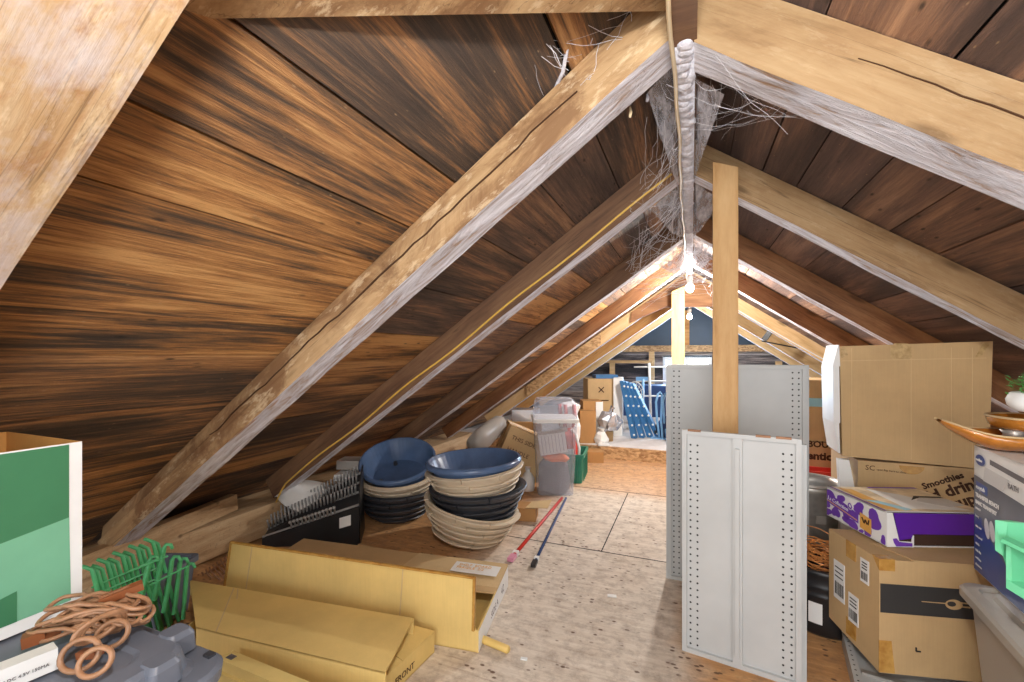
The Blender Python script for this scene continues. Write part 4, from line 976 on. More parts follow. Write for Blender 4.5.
shelf_panel('shelving_panel', 'grey perforated panel leaning right behind the front ribbed panel', .012, 1.786, .372, 1.728, 0, .800, lean=0)
shelf_panel('shelving_panel', 'tall grey panel behind the post with rows of holes', -.091, 2.300, .49, 2.300, 0, 1.052, lean=-.0)
shelf_panel('shelving_panel', 'tall grey panel in second place behind the post', -.075, 2.322, .503, 2.322, 0, 1.055)
shelf_panel('shelving_panel', 'rearmost tall grey panel showing at the right edge', -.05, 2.344, .508, 2.344, 0, 1.045)
m = MB(); m.box(-.098, -.091, 2.298, 2.326, .0, 1.05)
tag(obj('corner_strip', m, M['enamel']), 'thin grey metal strip along the left edge of the tall panels', 'strip')

# ============================================================ RIGHT SIDE
# drum with copper wire
t = thing('plastic_drum', 'black plastic drum with a white label holding copper wire', 'drum', (.52, 2.165, 0))
m = MB(); prof = [(.001, 0), (.12, 0), (.135, .015), (.138, .10), (.142, .155), (.146, .16), (.142, .166), (.143, .19), (.147, .196), (.143, .202), (.146, .238), (.152, .245), (.152, .262), (.138, .262), (.134, .235), (.125, .02), (.001, .02)]
m.lathe(prof, 40); obj('body', m, M['black'], t, smooth=True)
def curved_label(z0, z1, a0, a1, r, parent, mat):
    m = MB(); k = 8; R = [[(r * math.cos(a0 + (a1 - a0) * i / k), r * math.sin(a0 + (a1 - a0) * i / k), z) for i in range(k + 1)] for z in (z0, z1)]
    m.loft(R, False, False); return obj('paper_label', m, mat, parent, solid=.0008)
aim = math.atan2(-2.165, .015 - .52)
curved_label(.055, .135, aim - .35, aim - .02, .1405, t, M['white']); curved_label(.055, .13, aim + .45, aim + .7, .1405, t, M['white'])
m = MB(); rnd = random.Random(3)
for k in range(26):
    r0 = rnd.uniform(.05, .12); z = .235 + rnd.uniform(0, .095); tx, ty = rnd.gauss(0, .25), rnd.gauss(0, .25)
    pts = []
    for i in range(26):
        a = 2 * PI * i / 26; x, y = r0 * math.cos(a), r0 * math.sin(a); pts.append((.52 + x, 2.165 + y, z + x * tx + y * ty + rnd.gauss(0, .003)))
    m.tube(pts, .0022, 4, closed=True)
tag(obj('copper_wire', m, M['copper']), 'tangle of copper coloured wire filling the black drum', 'wire')
# galvanised can
t = thing('metal_can', 'galvanised metal can standing behind the black drum', 'can', (.545, 2.515, 0))
m = MB(); m.lathe([(.001, 0), (.115, 0), (.128, .46), (.133, .465), (.133, .495), (.122, .497), (.119, .46), (.108, .02), (.001, .02)], 40); obj('body', m, M['galv'], t, smooth=True)
m = MB(); m.lathe([(.134, .488), (.138, .492), (.138, .500), (.132, .503), (.124, .500), (.124, .492)], 40); obj('rolled_rim', m, M['galv'], t, smooth=True)
m = MB(); a = math.atan2(-2.515, -.53) + .35; ca, sa_ = math.cos(a), math.sin(a)
m.bar((.126 * ca, .126 * sa_, .33), (.126 * ca, .126 * sa_, .365), .04, .012, (ca, sa_, 0)); obj('handle_lug', m, M['galv'], t, bevel=.003)
m = MB(); m.lathe([(.001, .405), (.113, .405), (.117, .41), (.001, .412)], 30); obj('liner', m, M['blue'], t)
p = at(822, 469, d=2.62); t = thing('red_basket', 'red orange plastic basket rim showing above the metal can', 'basket', (p.x, p.y + .1, 0))
m = MB(); m.loft([rrect(.12, .05, .02, .0), rrect(.14, .06, .02, p.z - .05), rrect(.15, .07, .02, p.z - .05), rrect(.15, .07, .02, p.z - .025), rrect(.135, .06, .02, p.z - .025), rrect(.115, .045, .02, .02)]); obj('body', m, M['red'], t)
t = thing('white_sack', 'folded white paper sack squeezed beside the printed carton', 'sack', (0, 0, 0))
m = MB(); m.loft([[(.635, 2.385, .0), (.682, 2.375, 0), (.684, 2.40, 0), (.637, 2.41, 0)], [(.632, 2.38, .52), (.682, 2.37, .52), (.684, 2.41, .52), (.634, 2.42, .52)], [(.622, 2.375, .635), (.664, 2.37, .635), (.668, 2.40, .635), (.626, 2.41, .635)]]); m.jit(.004, 22); obj('body', m, M['white'], t)

# cartons behind
t = carton('moving_carton', 'tan moving carton with sky blue tape at the far right', rectp(.98, 3.62, .50, .40, 0), .40, M['card'], .535)
m = MB(); m.bar((.725, 3.418, .79), (1.235, 3.418, .79), .003, .055, (0, 0, 1)); obj('tape', m, M['sky_tape'], t)
t = carton('moving_carton', 'tan moving carton with brown lettering under the blue taped one', rectp(.97, 3.62, .52, .42, 0), .53, M['card'])
lettering(t, 'BOUNTY', .056, (.722, 3.41, .50), (1, 0, 0), (0, 0, 1), M['brown_ink'], bold=.002)
lettering(t, 'entic', .068, (.722, 3.41, .42), (1, 0, 0), (0, 0, 1), M['brown_ink'], bold=.003)
# printed carton under the big carton
t = carton('printed_carton', 'tan carton with slanted drinks lettering under the biggest carton', [(.69, 2.352), (1.22, 2.352), (1.22, 2.75), (.69, 2.75)], .64, M['card'])
yF = 2.352
sl = Vector((.90, 0, .44))
lettering(t, 'Smoothies', .034, (.915, yF, .540), sl, (-.44, 0, .9), M['brown_ink'], bold=.0012)
lettering(t, 'ld drinks', .062, (.935, yF, .490), sl, (-.44, 0, .9), M['brown_ink'], bold=.002)
lettering(t, 'cups', .058, (1.01, yF, .470), sl, (-.44, 0, .9), M['brown_ink'], bold=.002)
lettering(t, 'SC', .030, (.715, yF, .603), (1, 0, -.05), (0, 0, 1), M['brown_ink'])
lettering(t, 'open flap here to close box', .011, (.755, yF, .604), (1, 0, -.05), (0, 0, 1), M['brown_ink'])
m = MB(); m.prism([(.875 + .042 * math.cos(PI + PI * i / 14), yF - .001, .632 + .034 * math.sin(PI + PI * i / 14)) for i in range(15)], (0, -.0012, 0)); obj('hand_hole', m, M['tape'], t)

# biggest carton
t = thing('big_carton', 'biggest tan carton with a taped patch at the top of the right pile', 'carton', (0, 0, 0))
xa, xb, yb_, zl, zr = .612, 1.128, 2.345, .650, .644
m = MB()
m.hexa([(xa + .02, yb_, .655), (xb - .012, yb_, .643), (xb - .012, 2.545, .643), (xa + .02, 2.545, .655), (xa + .01, yb_, 1.138), (xb, yb_, 1.155), (xb - .02, 2.545, 1.155), (xa + .02, 2.545, 1.138)])
obj('body', m, M['card'], t, bevel=.004)
m = MB()
def fl(z0, z1, o0, o1): m.hexa([(xa - o0, yb_ - .004, z0), (xa + .012, yb_ - .002, z0), (xa + .012, yb_ + .195, z0), (xa - o0 + .004, yb_ + .195, z0), (xa - o1, yb_ - .004, z1), (xa + .008, yb_ - .002, z1), (xa + .008, yb_ + .195, z1), (xa - o1 + .004, yb_ + .195, z1)])
fl(.668, .80, -.006, .012); fl(.80, 1.05, .012, .016); fl(1.05, 1.145, .016, -.004)
obj('white_side_flap', m, M['white'], t, bevel=.003)
m = MB()
for x in (.665, .87, 1.0, 1.065): m.box(x, x + .002, yb_ - .0012, yb_ + .002, .66, 1.13)
m.bar((xa + .02, yb_ - .0005, 1.074), (xb - .02, yb_ - .0005, 1.088), .0025, .002, (0, 1, 0)); obj('fold_line', m, M['card_p'], t)
m = MB(); pts = []
rnd = random.Random(8)
for i in range(20):
    a = 2 * PI * i / 20; pts.append((.838 + .036 * math.copysign(abs(math.cos(a)) ** .5, math.cos(a)) + rnd.uniform(-.003, .003), yb_ - .0004, 1.115 + .034 * math.copysign(abs(math.sin(a)) ** .5, math.sin(a)) + rnd.uniform(-.003, .003)))
m.prism(pts, (0, -.0014, 0)); obj('tape_patch', m, M['tape_c'], t)
m = MB(); m.hexa([(xa + .015, yb_ - .001, 1.085), (xa + .04, yb_ - .001, 1.10), (xa + .03, yb_, 1.135), (xa + .012, yb_, 1.134), (xa + .015, yb_ - .0022, 1.085), (xa + .04, yb_ - .0022, 1.10), (xa + .03, yb_ - .0012, 1.135), (xa + .012, yb_ - .0012, 1.134)])
obj('tape_patch', m, M['tape_c'], t); m = MB()
m.prism([(1.07, yb_ - .0004, 1.085), (1.095, yb_ - .0004, 1.10), (1.122, yb_ - .0004, 1.15), (1.10, yb_ - .0004, 1.152)], (0, -.0012, 0))
obj('tape_patch', m, M['tape_c'], t)

# carton with the black band
kx = Vector((math.cos(.232), math.sin(.232), 0)); ky = Vector((-.30, .954, 0))
K0 = Vector((.578, 1.765, .105)); hK = .335; wK, dK = .36, .255
KT = Matrix((kx, ky, (0, 0, 1))).transposed().to_4x4(); KT.translation = K0
t = thing('banded_carton', 'tan carton with a black printed band and barcode labels', 'carton', (0, 0, 0))
m = MB(); m.hexa([(0, 0, -.03), (wK, 0, -.03), (wK, dK, 0), (0, dK, 0), (0, 0, hK), (wK, 0, hK), (wK, dK, hK), (0, dK, hK)]); m.xf(KT); obj('body', m, M['card'], t, bevel=.004)
def Kp(x, y, z): return KT @ Vector((x, y, z))
m = MB(); m.hexa([Kp(.003, -.0012, .165), Kp(wK, -.0012, .165), Kp(wK, .001, .165), Kp(.003, .001, .165), Kp(.003, -.0012, .258), Kp(wK, -.0012, .258), Kp(wK, .001, .258), Kp(.003, .001, .258)]); bd = obj('black_band', m, M['ink_band'], t)
m = MB(); c_ = (.21, .208); m.prism([Kp(c_[0] + .024 * math.cos(2 * PI * i / 20), -.0014, c_[1] + .016 * math.sin(2 * PI * i / 20)) for i in range(20)], -ky * .0008)
m.prism([Kp(.12, -.0014, .2095), Kp(.19, -.0014, .2085), Kp(.19, -.0014, .2115), Kp(.12, -.0014, .2115)], -ky * .0008); 
for zz in (.202, .214): m.prism([Kp(.225, -.0014, zz), Kp(.255, -.0014, zz - .002), Kp(.255, -.0014, zz + .003), Kp(.225, -.0014, zz + .003)], -ky * .0008)
em = obj('emblem', m, M['card'], t)
m = MB(); m.prism([Kp(.203 + .012 * math.cos(2 * PI * i / 14), -.0024, .210 + .008 * math.sin(2 * PI * i / 14)) for i in range(14)], -ky * .0006); obj('emblem_eye', m, M['ink_band'], em)
m = MB(); m.bar(Kp(.105, -.001, .05), Kp(.105, -.001, .062), .004, .002, (0, 1, 0)); m.bar(Kp(.105, -.001, .05), Kp(.118, -.001, .05), .002, .004); obj('printed_mark', m, M['ink'], t)
def klabel(y0, y1, z0, z1):
    m = MB(); m.hexa([Kp(-.0012, y1, z0), Kp(-.0012, y0, z0), Kp(.001, y0, z0), Kp(.001, y1, z0), Kp(-.0012, y1, z1), Kp(-.0012, y0, z1), Kp(.001, y0, z1), Kp(.001, y1, z1)]); o = obj('barcode_label', m, M['white'], t)
    m = MB(); rnd = random.Random(int(z0 * 999)); y = y0 + .006
    while y < y1 - .006:
        w_ = rnd.uniform(.001, .003); m.hexa([Kp(-.002, y + w_, z0 + (z1 - z0) * .12), Kp(-.002, y, z0 + (z1 - z0) * .12), Kp(-.001, y, z0 + (z1 - z0) * .12), Kp(-.001, y + w_, z0 + (z1 - z0) * .12), Kp(-.002, y + w_, z0 + (z1 - z0) * .45), Kp(-.002, y, z0 + (z1 - z0) * .45), Kp(-.001, y, z0 + (z1 - z0) * .45), Kp(-.001, y + w_, z0 + (z1 - z0) * .45)]); y += w_ + rnd.uniform(.002, .004)
    for k in range(3):
        zz = z0 + (z1 - z0) * (.58 + .12 * k); m.hexa([Kp(-.002, y1 - .008, zz), Kp(-.002, y0 + .008, zz), Kp(-.001, y0 + .008, zz), Kp(-.001, y1 - .008, zz), Kp(-.002, y1 - .008, zz + .004), Kp(-.002, y0 + .008, zz + .004), Kp(-.001, y0 + .008, zz + .004), Kp(-.001, y1 - .008, zz + .004)])
    obj('barcode_print', m, M['ink'], o)
klabel(.165, .225, .095, .235); klabel(.095, .145, .055, .155); klabel(.045, .085, .225, .305)
m = MB(); m.hexa([Kp(-.001, dK * .62, .0), Kp(-.001, dK * .42, .0), Kp(.001, dK * .42, 0), Kp(.001, dK * .62, 0), Kp(-.001, dK * .62, .06), Kp(-.001, dK * .42, .06), Kp(.001, dK * .42, .06), Kp(.001, dK * .62, .06)]); obj('tape', m, M['tape'], t)
m = MB(); m.hexa([Kp(-.001, dK * .62, .275), Kp(-.001, dK * .42, .275), Kp(.001, dK * .42, .275), Kp(.001, dK * .62, .275), Kp(-.001, dK * .62, hK), Kp(-.001, dK * .42, hK), Kp(.001, dK * .42, hK), Kp(.001, dK * .62, hK)]); obj('tape', m, M['tape'], t)
m = MB(); m.hexa([Kp(-.001, -.001, -.028), Kp(.045, -.001, -.028), Kp(.045, .001, -.028), Kp(-.001, .001, -.028), Kp(-.001, -.001, .075), Kp(.035, -.001, .075), Kp(.035, .001, .075), Kp(-.001, .001, .075)]); obj('tape', m, M['tape'], t)
m = MB(); m.hexa([Kp(-.001, -.001, .30), Kp(.045, -.001, .30), Kp(.045, .03, .338), Kp(-.001, .03, .338), Kp(-.001, -.001, .338), Kp(.045, -.001, .338), Kp(.045, .03, .339), Kp(-.001, .03, .339)]); obj('tape', m, M['tape'], t)
m = MB(); m.hexa([Kp(0.10, .0, hK + .001), Kp(wK, -.01, hK + .001), Kp(wK, dK * .5, hK + .002), Kp(.06, dK * .5, hK + .001), Kp(0.10, .0, hK + .004), Kp(wK, -.01, hK + .005), Kp(wK, dK * .5, hK + .006), Kp(.06, dK * .5, hK + .004)]); obj('top_flap', m, M['card'], t)

# purple and white display box
px_ = Vector((math.cos(.34), math.sin(.34), 0)); py_ = Vector((-.345, .94, 0)).normalized()
QT = Matrix((px_, py_, (0, 0, 1))).transposed().to_4x4(); QT.translation = Vector((.632, 1.872, .4475))
t = thing('display_box', 'purple and white blotched display box lying on the banded carton', 'box', (0, 0, 0))
wQ, dQ, hQ = .34, .298, .116
def Q(x, y, z): return QT @ Vector((x, y, z))
m = MB(); e = .003
def qb(m, x0, x1, y0, y1, z0, z1): m.hexa([Q(x0, y0, z0), Q(x1, y0, z0), Q(x1, y1, z0), Q(x0, y1, z0), Q(x0, y0, z1), Q(x1, y0, z1), Q(x1, y1, z1), Q(x0, y1, z1)])
qb(m, 0, wQ, 0, dQ, 0, e); qb(m, 0, e, .0, dQ, 0, hQ); qb(m, wQ - e, wQ, 0, dQ, 0, hQ); qb(m, 0, wQ, dQ - e, dQ, 0, hQ); qb(m, 0, wQ, .012, dQ, hQ - e, hQ)
obj('body', m, M['white'], t)
m = MB(); qb(m, .006, wQ - .006, .004, dQ - .006, .004, .092); obj('slot_shade', m, plain('painted_slot_shade', srgb(62, 40, 28), .8), t)  # dark slab added behind the front slot, its colour standing for shade inside
m = MB(); m.prism([Q(.022, -.001, hQ - .001), Q(wQ, -.001, hQ - .001), Q(wQ, -.001, .045), Q(.085, -.001, .045), Q(.078, -.001, .030), Q(.040, -.001, .024)], -py_ * .003); obj('purple_front', m, M['purple'], t)
m = MB(); m.prism([Q(0, -.001, 0), Q(.088, -.001, 0), Q(.088, -.001, .040), Q(.083, -.001, .042), Q(.080, -.001, .018), Q(.040, -.001, .020), Q(.018, -.001, hQ), Q(0, -.001, hQ)], -py_ * .002); o = obj('white_front', m, M['white'], t)
m = MB(); m.prism([Q(.030, -.0032, .002), Q(.082, -.0032, .003), Q(.082, -.0032, .014), Q(.04, -.0032, .018), Q(.03, -.0032, .030), Q(.018, -.0032, .028), Q(.022, -.0032, .014)], -py_ * .0006); obj('violet_blotch', m, M['violet'], o)
rnd = random.Random(12)
def blotch(cy, cz, ry, rz_, sd):
    rr = random.Random(sd); pts = []
    for i in range(18):
        a = 2 * PI * i / 18; k = 1 + .22 * math.sin(2 * a + sd) + .14 * math.sin(3 * a + 2 * sd)
        pts.append(Q(-.0008, min(dQ - .002, max(.003, cy + ry * k * math.cos(a))), min(hQ - .003, max(.003, cz + rz_ * k * math.sin(a)))))
    m = MB(); m.prism(pts, -px_ * .0006); return m
for i, b in enumerate([(.285, .085, .036, .026, 1), (.30, .045, .018, .018, 2), (.218, .090, .020, .018, 3), (.125, .086, .028, .020, 4), (.052, .070, .034, .030, 5), (.085, .028, .022, .032, 6), (.165, .018, .036, .018, 7), (.245, .030, .020, .022, 8), (.29, .016, .018, .016, 9), (.112, .007, .012, .007, 10), (.012, .016, .012, .014, 11), (.19, .042, .022, .018, 12)]):
    obj('violet_blotch', blotch(*b), M['violet'], t)
m = MB(); m.prism([Q(-.0016, .292, .056), Q(-.0016, .125, .030), Q(-.0016, .125, .064), Q(-.0016, .20, .082), Q(-.0016, .292, .090)], -px_ * .0006); bn = obj('violet_banner', m, M['violet'], t)
lettering(bn, 'La Collection', .021, Q(-.0026, .288, .070), -py_ + Vector((0, 0, -.12)), (0, 0, 1), M['white'], lift=.0006)
m = MB(); m.bar(Q(-.0026, .29, .064), Q(-.0026, .13, .040), .0015, .003); obj('gold_line', m, M['gold'], bn)
m = MB(); m.prism([Q(-.003, .115, .022), Q(-.003, .062, .014), Q(-.003, .062, .068), Q(-.003, .115, .076)], -px_ * .0008); gp = obj('gold_badge', m, M['gold'], t)
m = MB(); m.bar(Q(-.0042, .105, .062), Q(-.0042, .094, .044), .001, .006); m.bar(Q(-.0042, .094, .044), Q(-.0042, .088, .058), .001, .006); m.bar(Q(-.0042, .088, .058), Q(-.0042, .080, .044), .001, .006); m.bar(Q(-.0042, .076, .044), Q(-.0042, .072, .062), .001, .006); obj('badge_mark', m, M['brown_ink'], gp)
m = MB(); m.lathe([(.001, 0), (.016, 0), (.016, .001), (.001, .001)], 18); m.xf(QT @ Matrix.Translation((-.0012, .165, .082)) @ Matrix.Rotation(-PI / 2, 4, 'Y')); rdl = obj('round_badge', m, M['white'], t)
m = MB(); m.lathe([(.007, 0), (.011, 0), (.011, .0012), (.007, .0012)], 16, a1=4.9); m.xf(QT @ Matrix.Translation((-.0024, .165, .082)) @ Matrix.Rotation(-PI / 2, 4, 'Y')); obj('swirl_mark', m, M['violet'], rdl)
# printed top
m = MB(); m.hexa([Q(.004, .014, hQ + .0004), Q(wQ, .014, hQ + .0004), Q(wQ, dQ - .004, hQ + .0004), Q(.004, dQ - .004, hQ + .0004), Q(.004, .014, hQ + .001), Q(wQ, .014, hQ + .001), Q(wQ, dQ - .004, hQ + .001), Q(.004, dQ - .004, hQ + .001)]); tp = obj('printed_top', m, M['picture'], t)
def strip(pts, mat, l): m = MB(); m.prism([Q(x, y, hQ + .001 + l) for x, y in pts], (0, 0, .0005)); return obj('top_print', m, mat, tp)
strip([(.02, .04), (.06, .02), (.07, .26), (.03, .28)], M['gold'], 0); strip([(.10, .04), (.30, .03), (.20, .20), (.13, .27)], M['white'], .0002)
strip([(.20, .12), (.26, .06), (.33, .08), (.33, .15), (.24, .16)], M['lgrey_print'], .0006); strip([(.19, .13), (.25, .165), (.33, .16), (.33, .175), (.24, .18)], M['ink_band'], .0008); strip([(.02, .13), (.06, .12), (.11, .03), (.08, .02)], M['sky_tape'], .0007)
strip([(.004, .014), (.012, .014), (.012, .29), (.004, .29)], M['violet'], .0008); strip([(.15, .278), (.335, .278), (.335, .291), (.15, .291)], M['violet'], .0008)

# pale metal shelf lying on the floor under the carton
t = thing('metal_shelf', 'pale grey metal shelf lying on the floor under the banded carton', 'shelf', (0, 0, 0))
ta, tb = at(829, 603, z=.1), at(856, 690, z=.05); ta, tb = Vector((.545, 2.02, 0)), Vector((.475, 1.56, 0))
d_ = (tb - ta).normalized(); n_ = Vector((-d_.y, d_.x, 0)); n_ = n_ if n_.x > 0 else -n_
m = MB(); 
def tz(p, z): return Vector((p.x, p.y, z))
m.hexa([tz(ta, .032), tz(tb, .032), tz(tb + n_ * .38, .032), tz(ta + n_ * .38, .032), tz(ta, .036), tz(tb, .036), tz(tb + n_ * .38, .036), tz(ta + n_ * .38, .036)]); obj('sheet', m, M['enamel'], t)
m = MB(); m.hexa([tz(ta, .0), tz(tb, .0), tz(tb + n_ * .022, .0), tz(ta + n_ * .022, 0), tz(ta, .058), tz(tb, .058), tz(tb + n_ * .022, .058), tz(ta + n_ * .022, .058)]); obj('folded_edge', m, M['enamel'], t, bevel=.003); m = MB()
m.hexa([tz(ta + n_ * .36, .0), tz(tb + n_ * .36, .0), tz(tb + n_ * .38, .0), tz(ta + n_ * .38, 0), tz(ta + n_ * .36, .058), tz(tb + n_ * .36, .058), tz(tb + n_ * .38, .058), tz(ta + n_ * .38, .058)])
obj('folded_edge', m, M['enamel'], t, bevel=.003)
m = MB(); c0 = ta.lerp(tb, .45); m.bar(tz(c0 + n_ * .03, .040), tz(c0 + n_ * .36, .040), .02, .008); obj('cross_rib', m, M['galv'], t, bevel=.002)
m = MB()
for i in range(16):
    p = ta.lerp(tb, .04 + .06 * i) + n_ * .011; m.poly([(p.x + .0035 * math.cos(PI / 3 * k), p.y + .0035 * math.sin(PI / 3 * k), .0585) for k in range(6)])
obj('hole_row', m, M['dark_hole'], t)['kind'] = 'stuff'
m = MB(); m.box(.60, .86, 1.90, 2.0, .037, .098); tag(obj('wood_block', m, M['raf_brn'], bevel=.004), 'dark wood block propping the banded carton on the shelf', 'block')

# translucent grey storage bin
t = thing('storage_bin', 'grey translucent storage bin with a lid in the lower right corner', 'bin', (0, 0, 0))
bxd = Vector((.690 - .731, 1.316 - 1.684, 0)).normalized(); bn_ = Vector((-bxd.y, bxd.x, 0)); bn_ = bn_ if bn_.x > 0 else -bn_
b0 = Vector((.731, 1.684, 0)); Lb, Wb = .62, .40
BT = Matrix((bxd, bn_, (0, 0, 1))).transposed().to_4x4(); BT.translation = b0
def ring(o_, z): return [BT @ Vector((x, y, z)) for x, y in ((o_, o_), (Lb - o_, o_), (Lb - o_, Wb - o_), (o_, Wb - o_))]
def rring(o_, z): return [BT @ (Vector((x + Lb / 2, y + Wb / 2, z))) for x, y, zz in rrect(Lb / 2 - o_, Wb / 2 - o_, .035, 0, 4)]
m = MB(); m.loft([rring(.05, 0), rring(.022, .38), rring(.016, .425)]); obj('body', m, M['clear_g'], t)
m = MB(); m.loft([rring(.012, .415), rring(.0, .415), rring(.0, .436), rring(.006, .444), rring(.030, .446), rring(.036, .438), rring(.05, .438), rring(.055, .449), rring(.2, .449)]); obj('lid', m, plain('bin_lid_plastic', srgb(176, 170, 160), .35, .06), t)
m = MB(); m.loft([rring(.07, .015), rring(.06, .30)]); tag(obj('folded_fabric', m, plain('bin_contents', srgb(170, 150, 128), .9, .2)), 'beige folded fabric inside the translucent storage bin', 'fabric')

# blue bath-seat box
t = thing('bench_box', 'upright blue and white printed box standing on the translucent storage bin', 'box', (0, 0, 0))
e0, e1 = Vector((.815, 1.775, .450)), Vector((.7835, 1.45, .450)); dd = (e1 - e0).normalized(); nn = Vector((-dd.y, dd.x, 0)); nn = nn if nn.x > 0 else -nn
wE, dE, hE = .46, .14, .375
ET = Matrix((dd, nn, (0, 0, 1))).transposed().to_4x4(); ET.translation = e0
def E_(x, z, l=.0): return ET @ Vector((x, -l, z))
m = MB(); m.hexa([ET @ Vector(v) for v in ((0, 0, 0), (wE, 0, 0), (wE, dE, 0), (0, dE, 0), (0, 0, hE), (wE, 0, hE), (wE, dE, hE), (0, dE, hE))]); obj('body', m, M['white'], t, bevel=.002)
def ep(pts, mat, l, name='print_panel', par=None): m = MB(); m.prism([E_(x, z, l) for x, z in pts], -nn * .0005); return obj(name, m, mat, par or t)
bluep = ep([(.002, .002), (wE, .002), (wE, .215), (.002, .215)], M['blue_print'], .0006)
slate = ep([(.002, .17), (wE, .15), (wE, .262), (.002, .287)], M['slate_print'], .0010)
ep([(.06, .215), (.10, .20), (.30, .05), (.30, .03), (.05, .15)], M['slate_print'], .0012, par=bluep)
ep([(.07, .325), (.20, .318), (.17, .280), (.06, .282)], M['lgrey_print'], .0012)
ep([(.10, .352), (wE, .33), (wE, .316), (.10, .338)], M['grey_rag'], .0014)
m = MB(); m.prism([E_(.042 + .028 * math.cos(2 * PI * i / 24), .338 + .016 * math.sin(2 * PI * i / 24), .0016) for i in range(24)], -nn * .0006); lg = obj('oval_logo', m, M['logo_blue'], t)
lettering(lg, 'medline', .0125, E_(.0205, .3345, .0026), dd, (0, 0, 1), M['white'])
ep([(.018, .248), (.085, .243), (.085, .268), (.018, .272)], M['logo_blue'], .0016, par=slate)
lettering(slate, 'easytub', .018, E_(.022, .251, .0026), dd, (0, 0, 1), M['white'])
lettering(slate, 'TRANSFER BENCH', .0165, E_(.018, .226, .002), dd, (0, 0, 1), M['white'], bold=.0005)
lettering(slate, 'BANC TRANSFERT', .0150, E_(.018, .205, .002), dd, (0, 0, 1), M['white'], bold=.0005)
lettering(slate, 'BANCO', .009, E_(.018, .188, .002), dd, (0, 0, 1), M['white'])
for i, (z, s_) in enumerate([(.165, 'heavy'), (.135, 'duty seat'), (.105, 'rust proof'), (.082, '400 lb'), (.062, 'folds flat'), (.040, 'tool free'), (.020, 'aluminum')]): lettering(bluep, s_, .010, E_(.018, z, .0022), dd, (0, 0, 1), M['lgrey_print'])
for c_ in ((.085, .150), (.115, .152)): m = MB(); m.prism([E_(c_[0] + .014 * math.cos(2 * PI * i / 16) - .006 * math.sin(2 * PI * i / 16), c_[1] + .028 * math.sin(2 * PI * i / 16), .0022) for i in range(16)], -nn * .0006); obj('printed_seat', m, M['lgrey_print'], bluep)
ep([(.28, .0), (wE, .0), (wE, .07), (.28, .08)], M['picture'], .0016, par=bluep)
lettering(t, 'BATH', .020, E_(.20, .298, .0016), dd, (0, 0, 1), M['grey_rag'])

# mint green plastic frame
t = thing('plastic_bracket', 'mint green plastic bracket in front of the blue printed box', 'bracket', (0, 0, 0))
g0 = at(996, 545, d=.98); g1 = at(1085, 585, d=.88); gd = (g1 - g0).normalized(); gn = Vector((-gd.y, gd.x, 0)).normalized(); gn = gn if gn.x < 0 else -gn
def G(u, v, d): return at(u, v, d=d)
m = MB(); T = Vector((.03, .01, 0))
m.prism([G(995, 520, .99), G(1008, 522, .98), G(1090, 528, .94), G(1090, 552, .94), G(1008, 545, .98), G(1009, 575, .98), G(1003, 556, .98), G(995, 550, .99)], T); obj('side_plate', m, M['mint'], t, bevel=.002)
m = MB(); m.bar(G(1004, 539, .965), G(1090, 580, .86), .03, .008); obj('top_rail', m, M['mint'], t, bevel=.002)
m = MB(); m.prism([G(1006, 545, .97), G(1011, 548, .965), G(1012, 586, .965), G(1006, 582, .97)], T); m.prism([G(1006, 579, .97), G(1090, 628, .87), G(1090, 640, .87), G(1006, 588, .97)], T * .8); obj('lower_rail', m, M['mint'], t, bevel=.002)
m = MB(); gl = G(1100, 600, .87); m.box(gl.x - .02, gl.x + .04, gl.y - .03, gl.y + .03, .451, gl.z + .06); obj('foot', m, M['mint'], t, bevel=.003)

# wooden boat-shaped bowl on the blue box
t = thing('boat_bowl', 'glossy amber wooden boat-shaped bowl with an upswept pointed end', 'bowl', (0, 0, 0))
dB = 1.26
def boat(m, prow, stern, zc, wid, depth, n=18, thick=.008):
    ax = stern - prow; L_ = Vector((ax.x, ax.y, 0)).length; dirn = Vector((ax.x, ax.y, 0)).normalized(); sd = Vector((-dirn.y, dirn.x, 0))
    def sec(q, inset):
        wd = (wid * math.sin(PI * min(1, q * .9 + .03)) ** .75) - inset; wd = max(.002, wd)
        sheer = prow.z + (stern.z - prow.z) * q - .030 * math.sin(PI * min(1, q * 1.6)) ** 1.0 if q < .62 else prow.z + (stern.z - prow.z) * q
        sheer = prow.z - .034 * math.sin(PI / 2 * min(1, q / .35)) 
        keel = max(sheer - depth, prow.z - .006 - (depth + .034) * math.sin(PI / 2 * min(1, q / .5)) ** .9) + (inset and .008)
        c = Vector((prow.x, prow.y, 0)) + dirn * L_ * q
        pts = []
        for k in range(9):
            a = PI * k / 8; pts.append(c + sd * wd * math.cos(a) + Vector((0, 0, sheer - (sheer - keel) * math.sin(a) ** .8)))
        return pts
    rows = [sec(.004 + .99 * i / n, 0) for i in range(n + 1)]; inn = [sec(.004 + .99 * i / n, thick) for i in range(n + 1)]
    A = m.loft(rows, False, False); Bq = m.loft(inn, False, False)
    for i in range(n):
        for k in (0, 8): m.face([A[i][k], A[i + 1][k], Bq[i + 1][k], Bq[i][k]])
    m.face([A[-1][k] for k in range(9)])
    return rows
p_, s_ = at(938, 419, d=1.33), at(1090, 426, d=1.22)
m = MB(); rows = boat(m, p_, Vector((s_.x, s_.y, p_.z)), 0, .095, .050); obj('hull', m, M['amber'], t, smooth=True, merge=True)
m = MB()
for k in (0, 8): m.tube([r[k] + Vector((0, 0, .001)) for r in rows], .003, 6)
obj('pale_rim', m, M['card_p'], t, smooth=True)
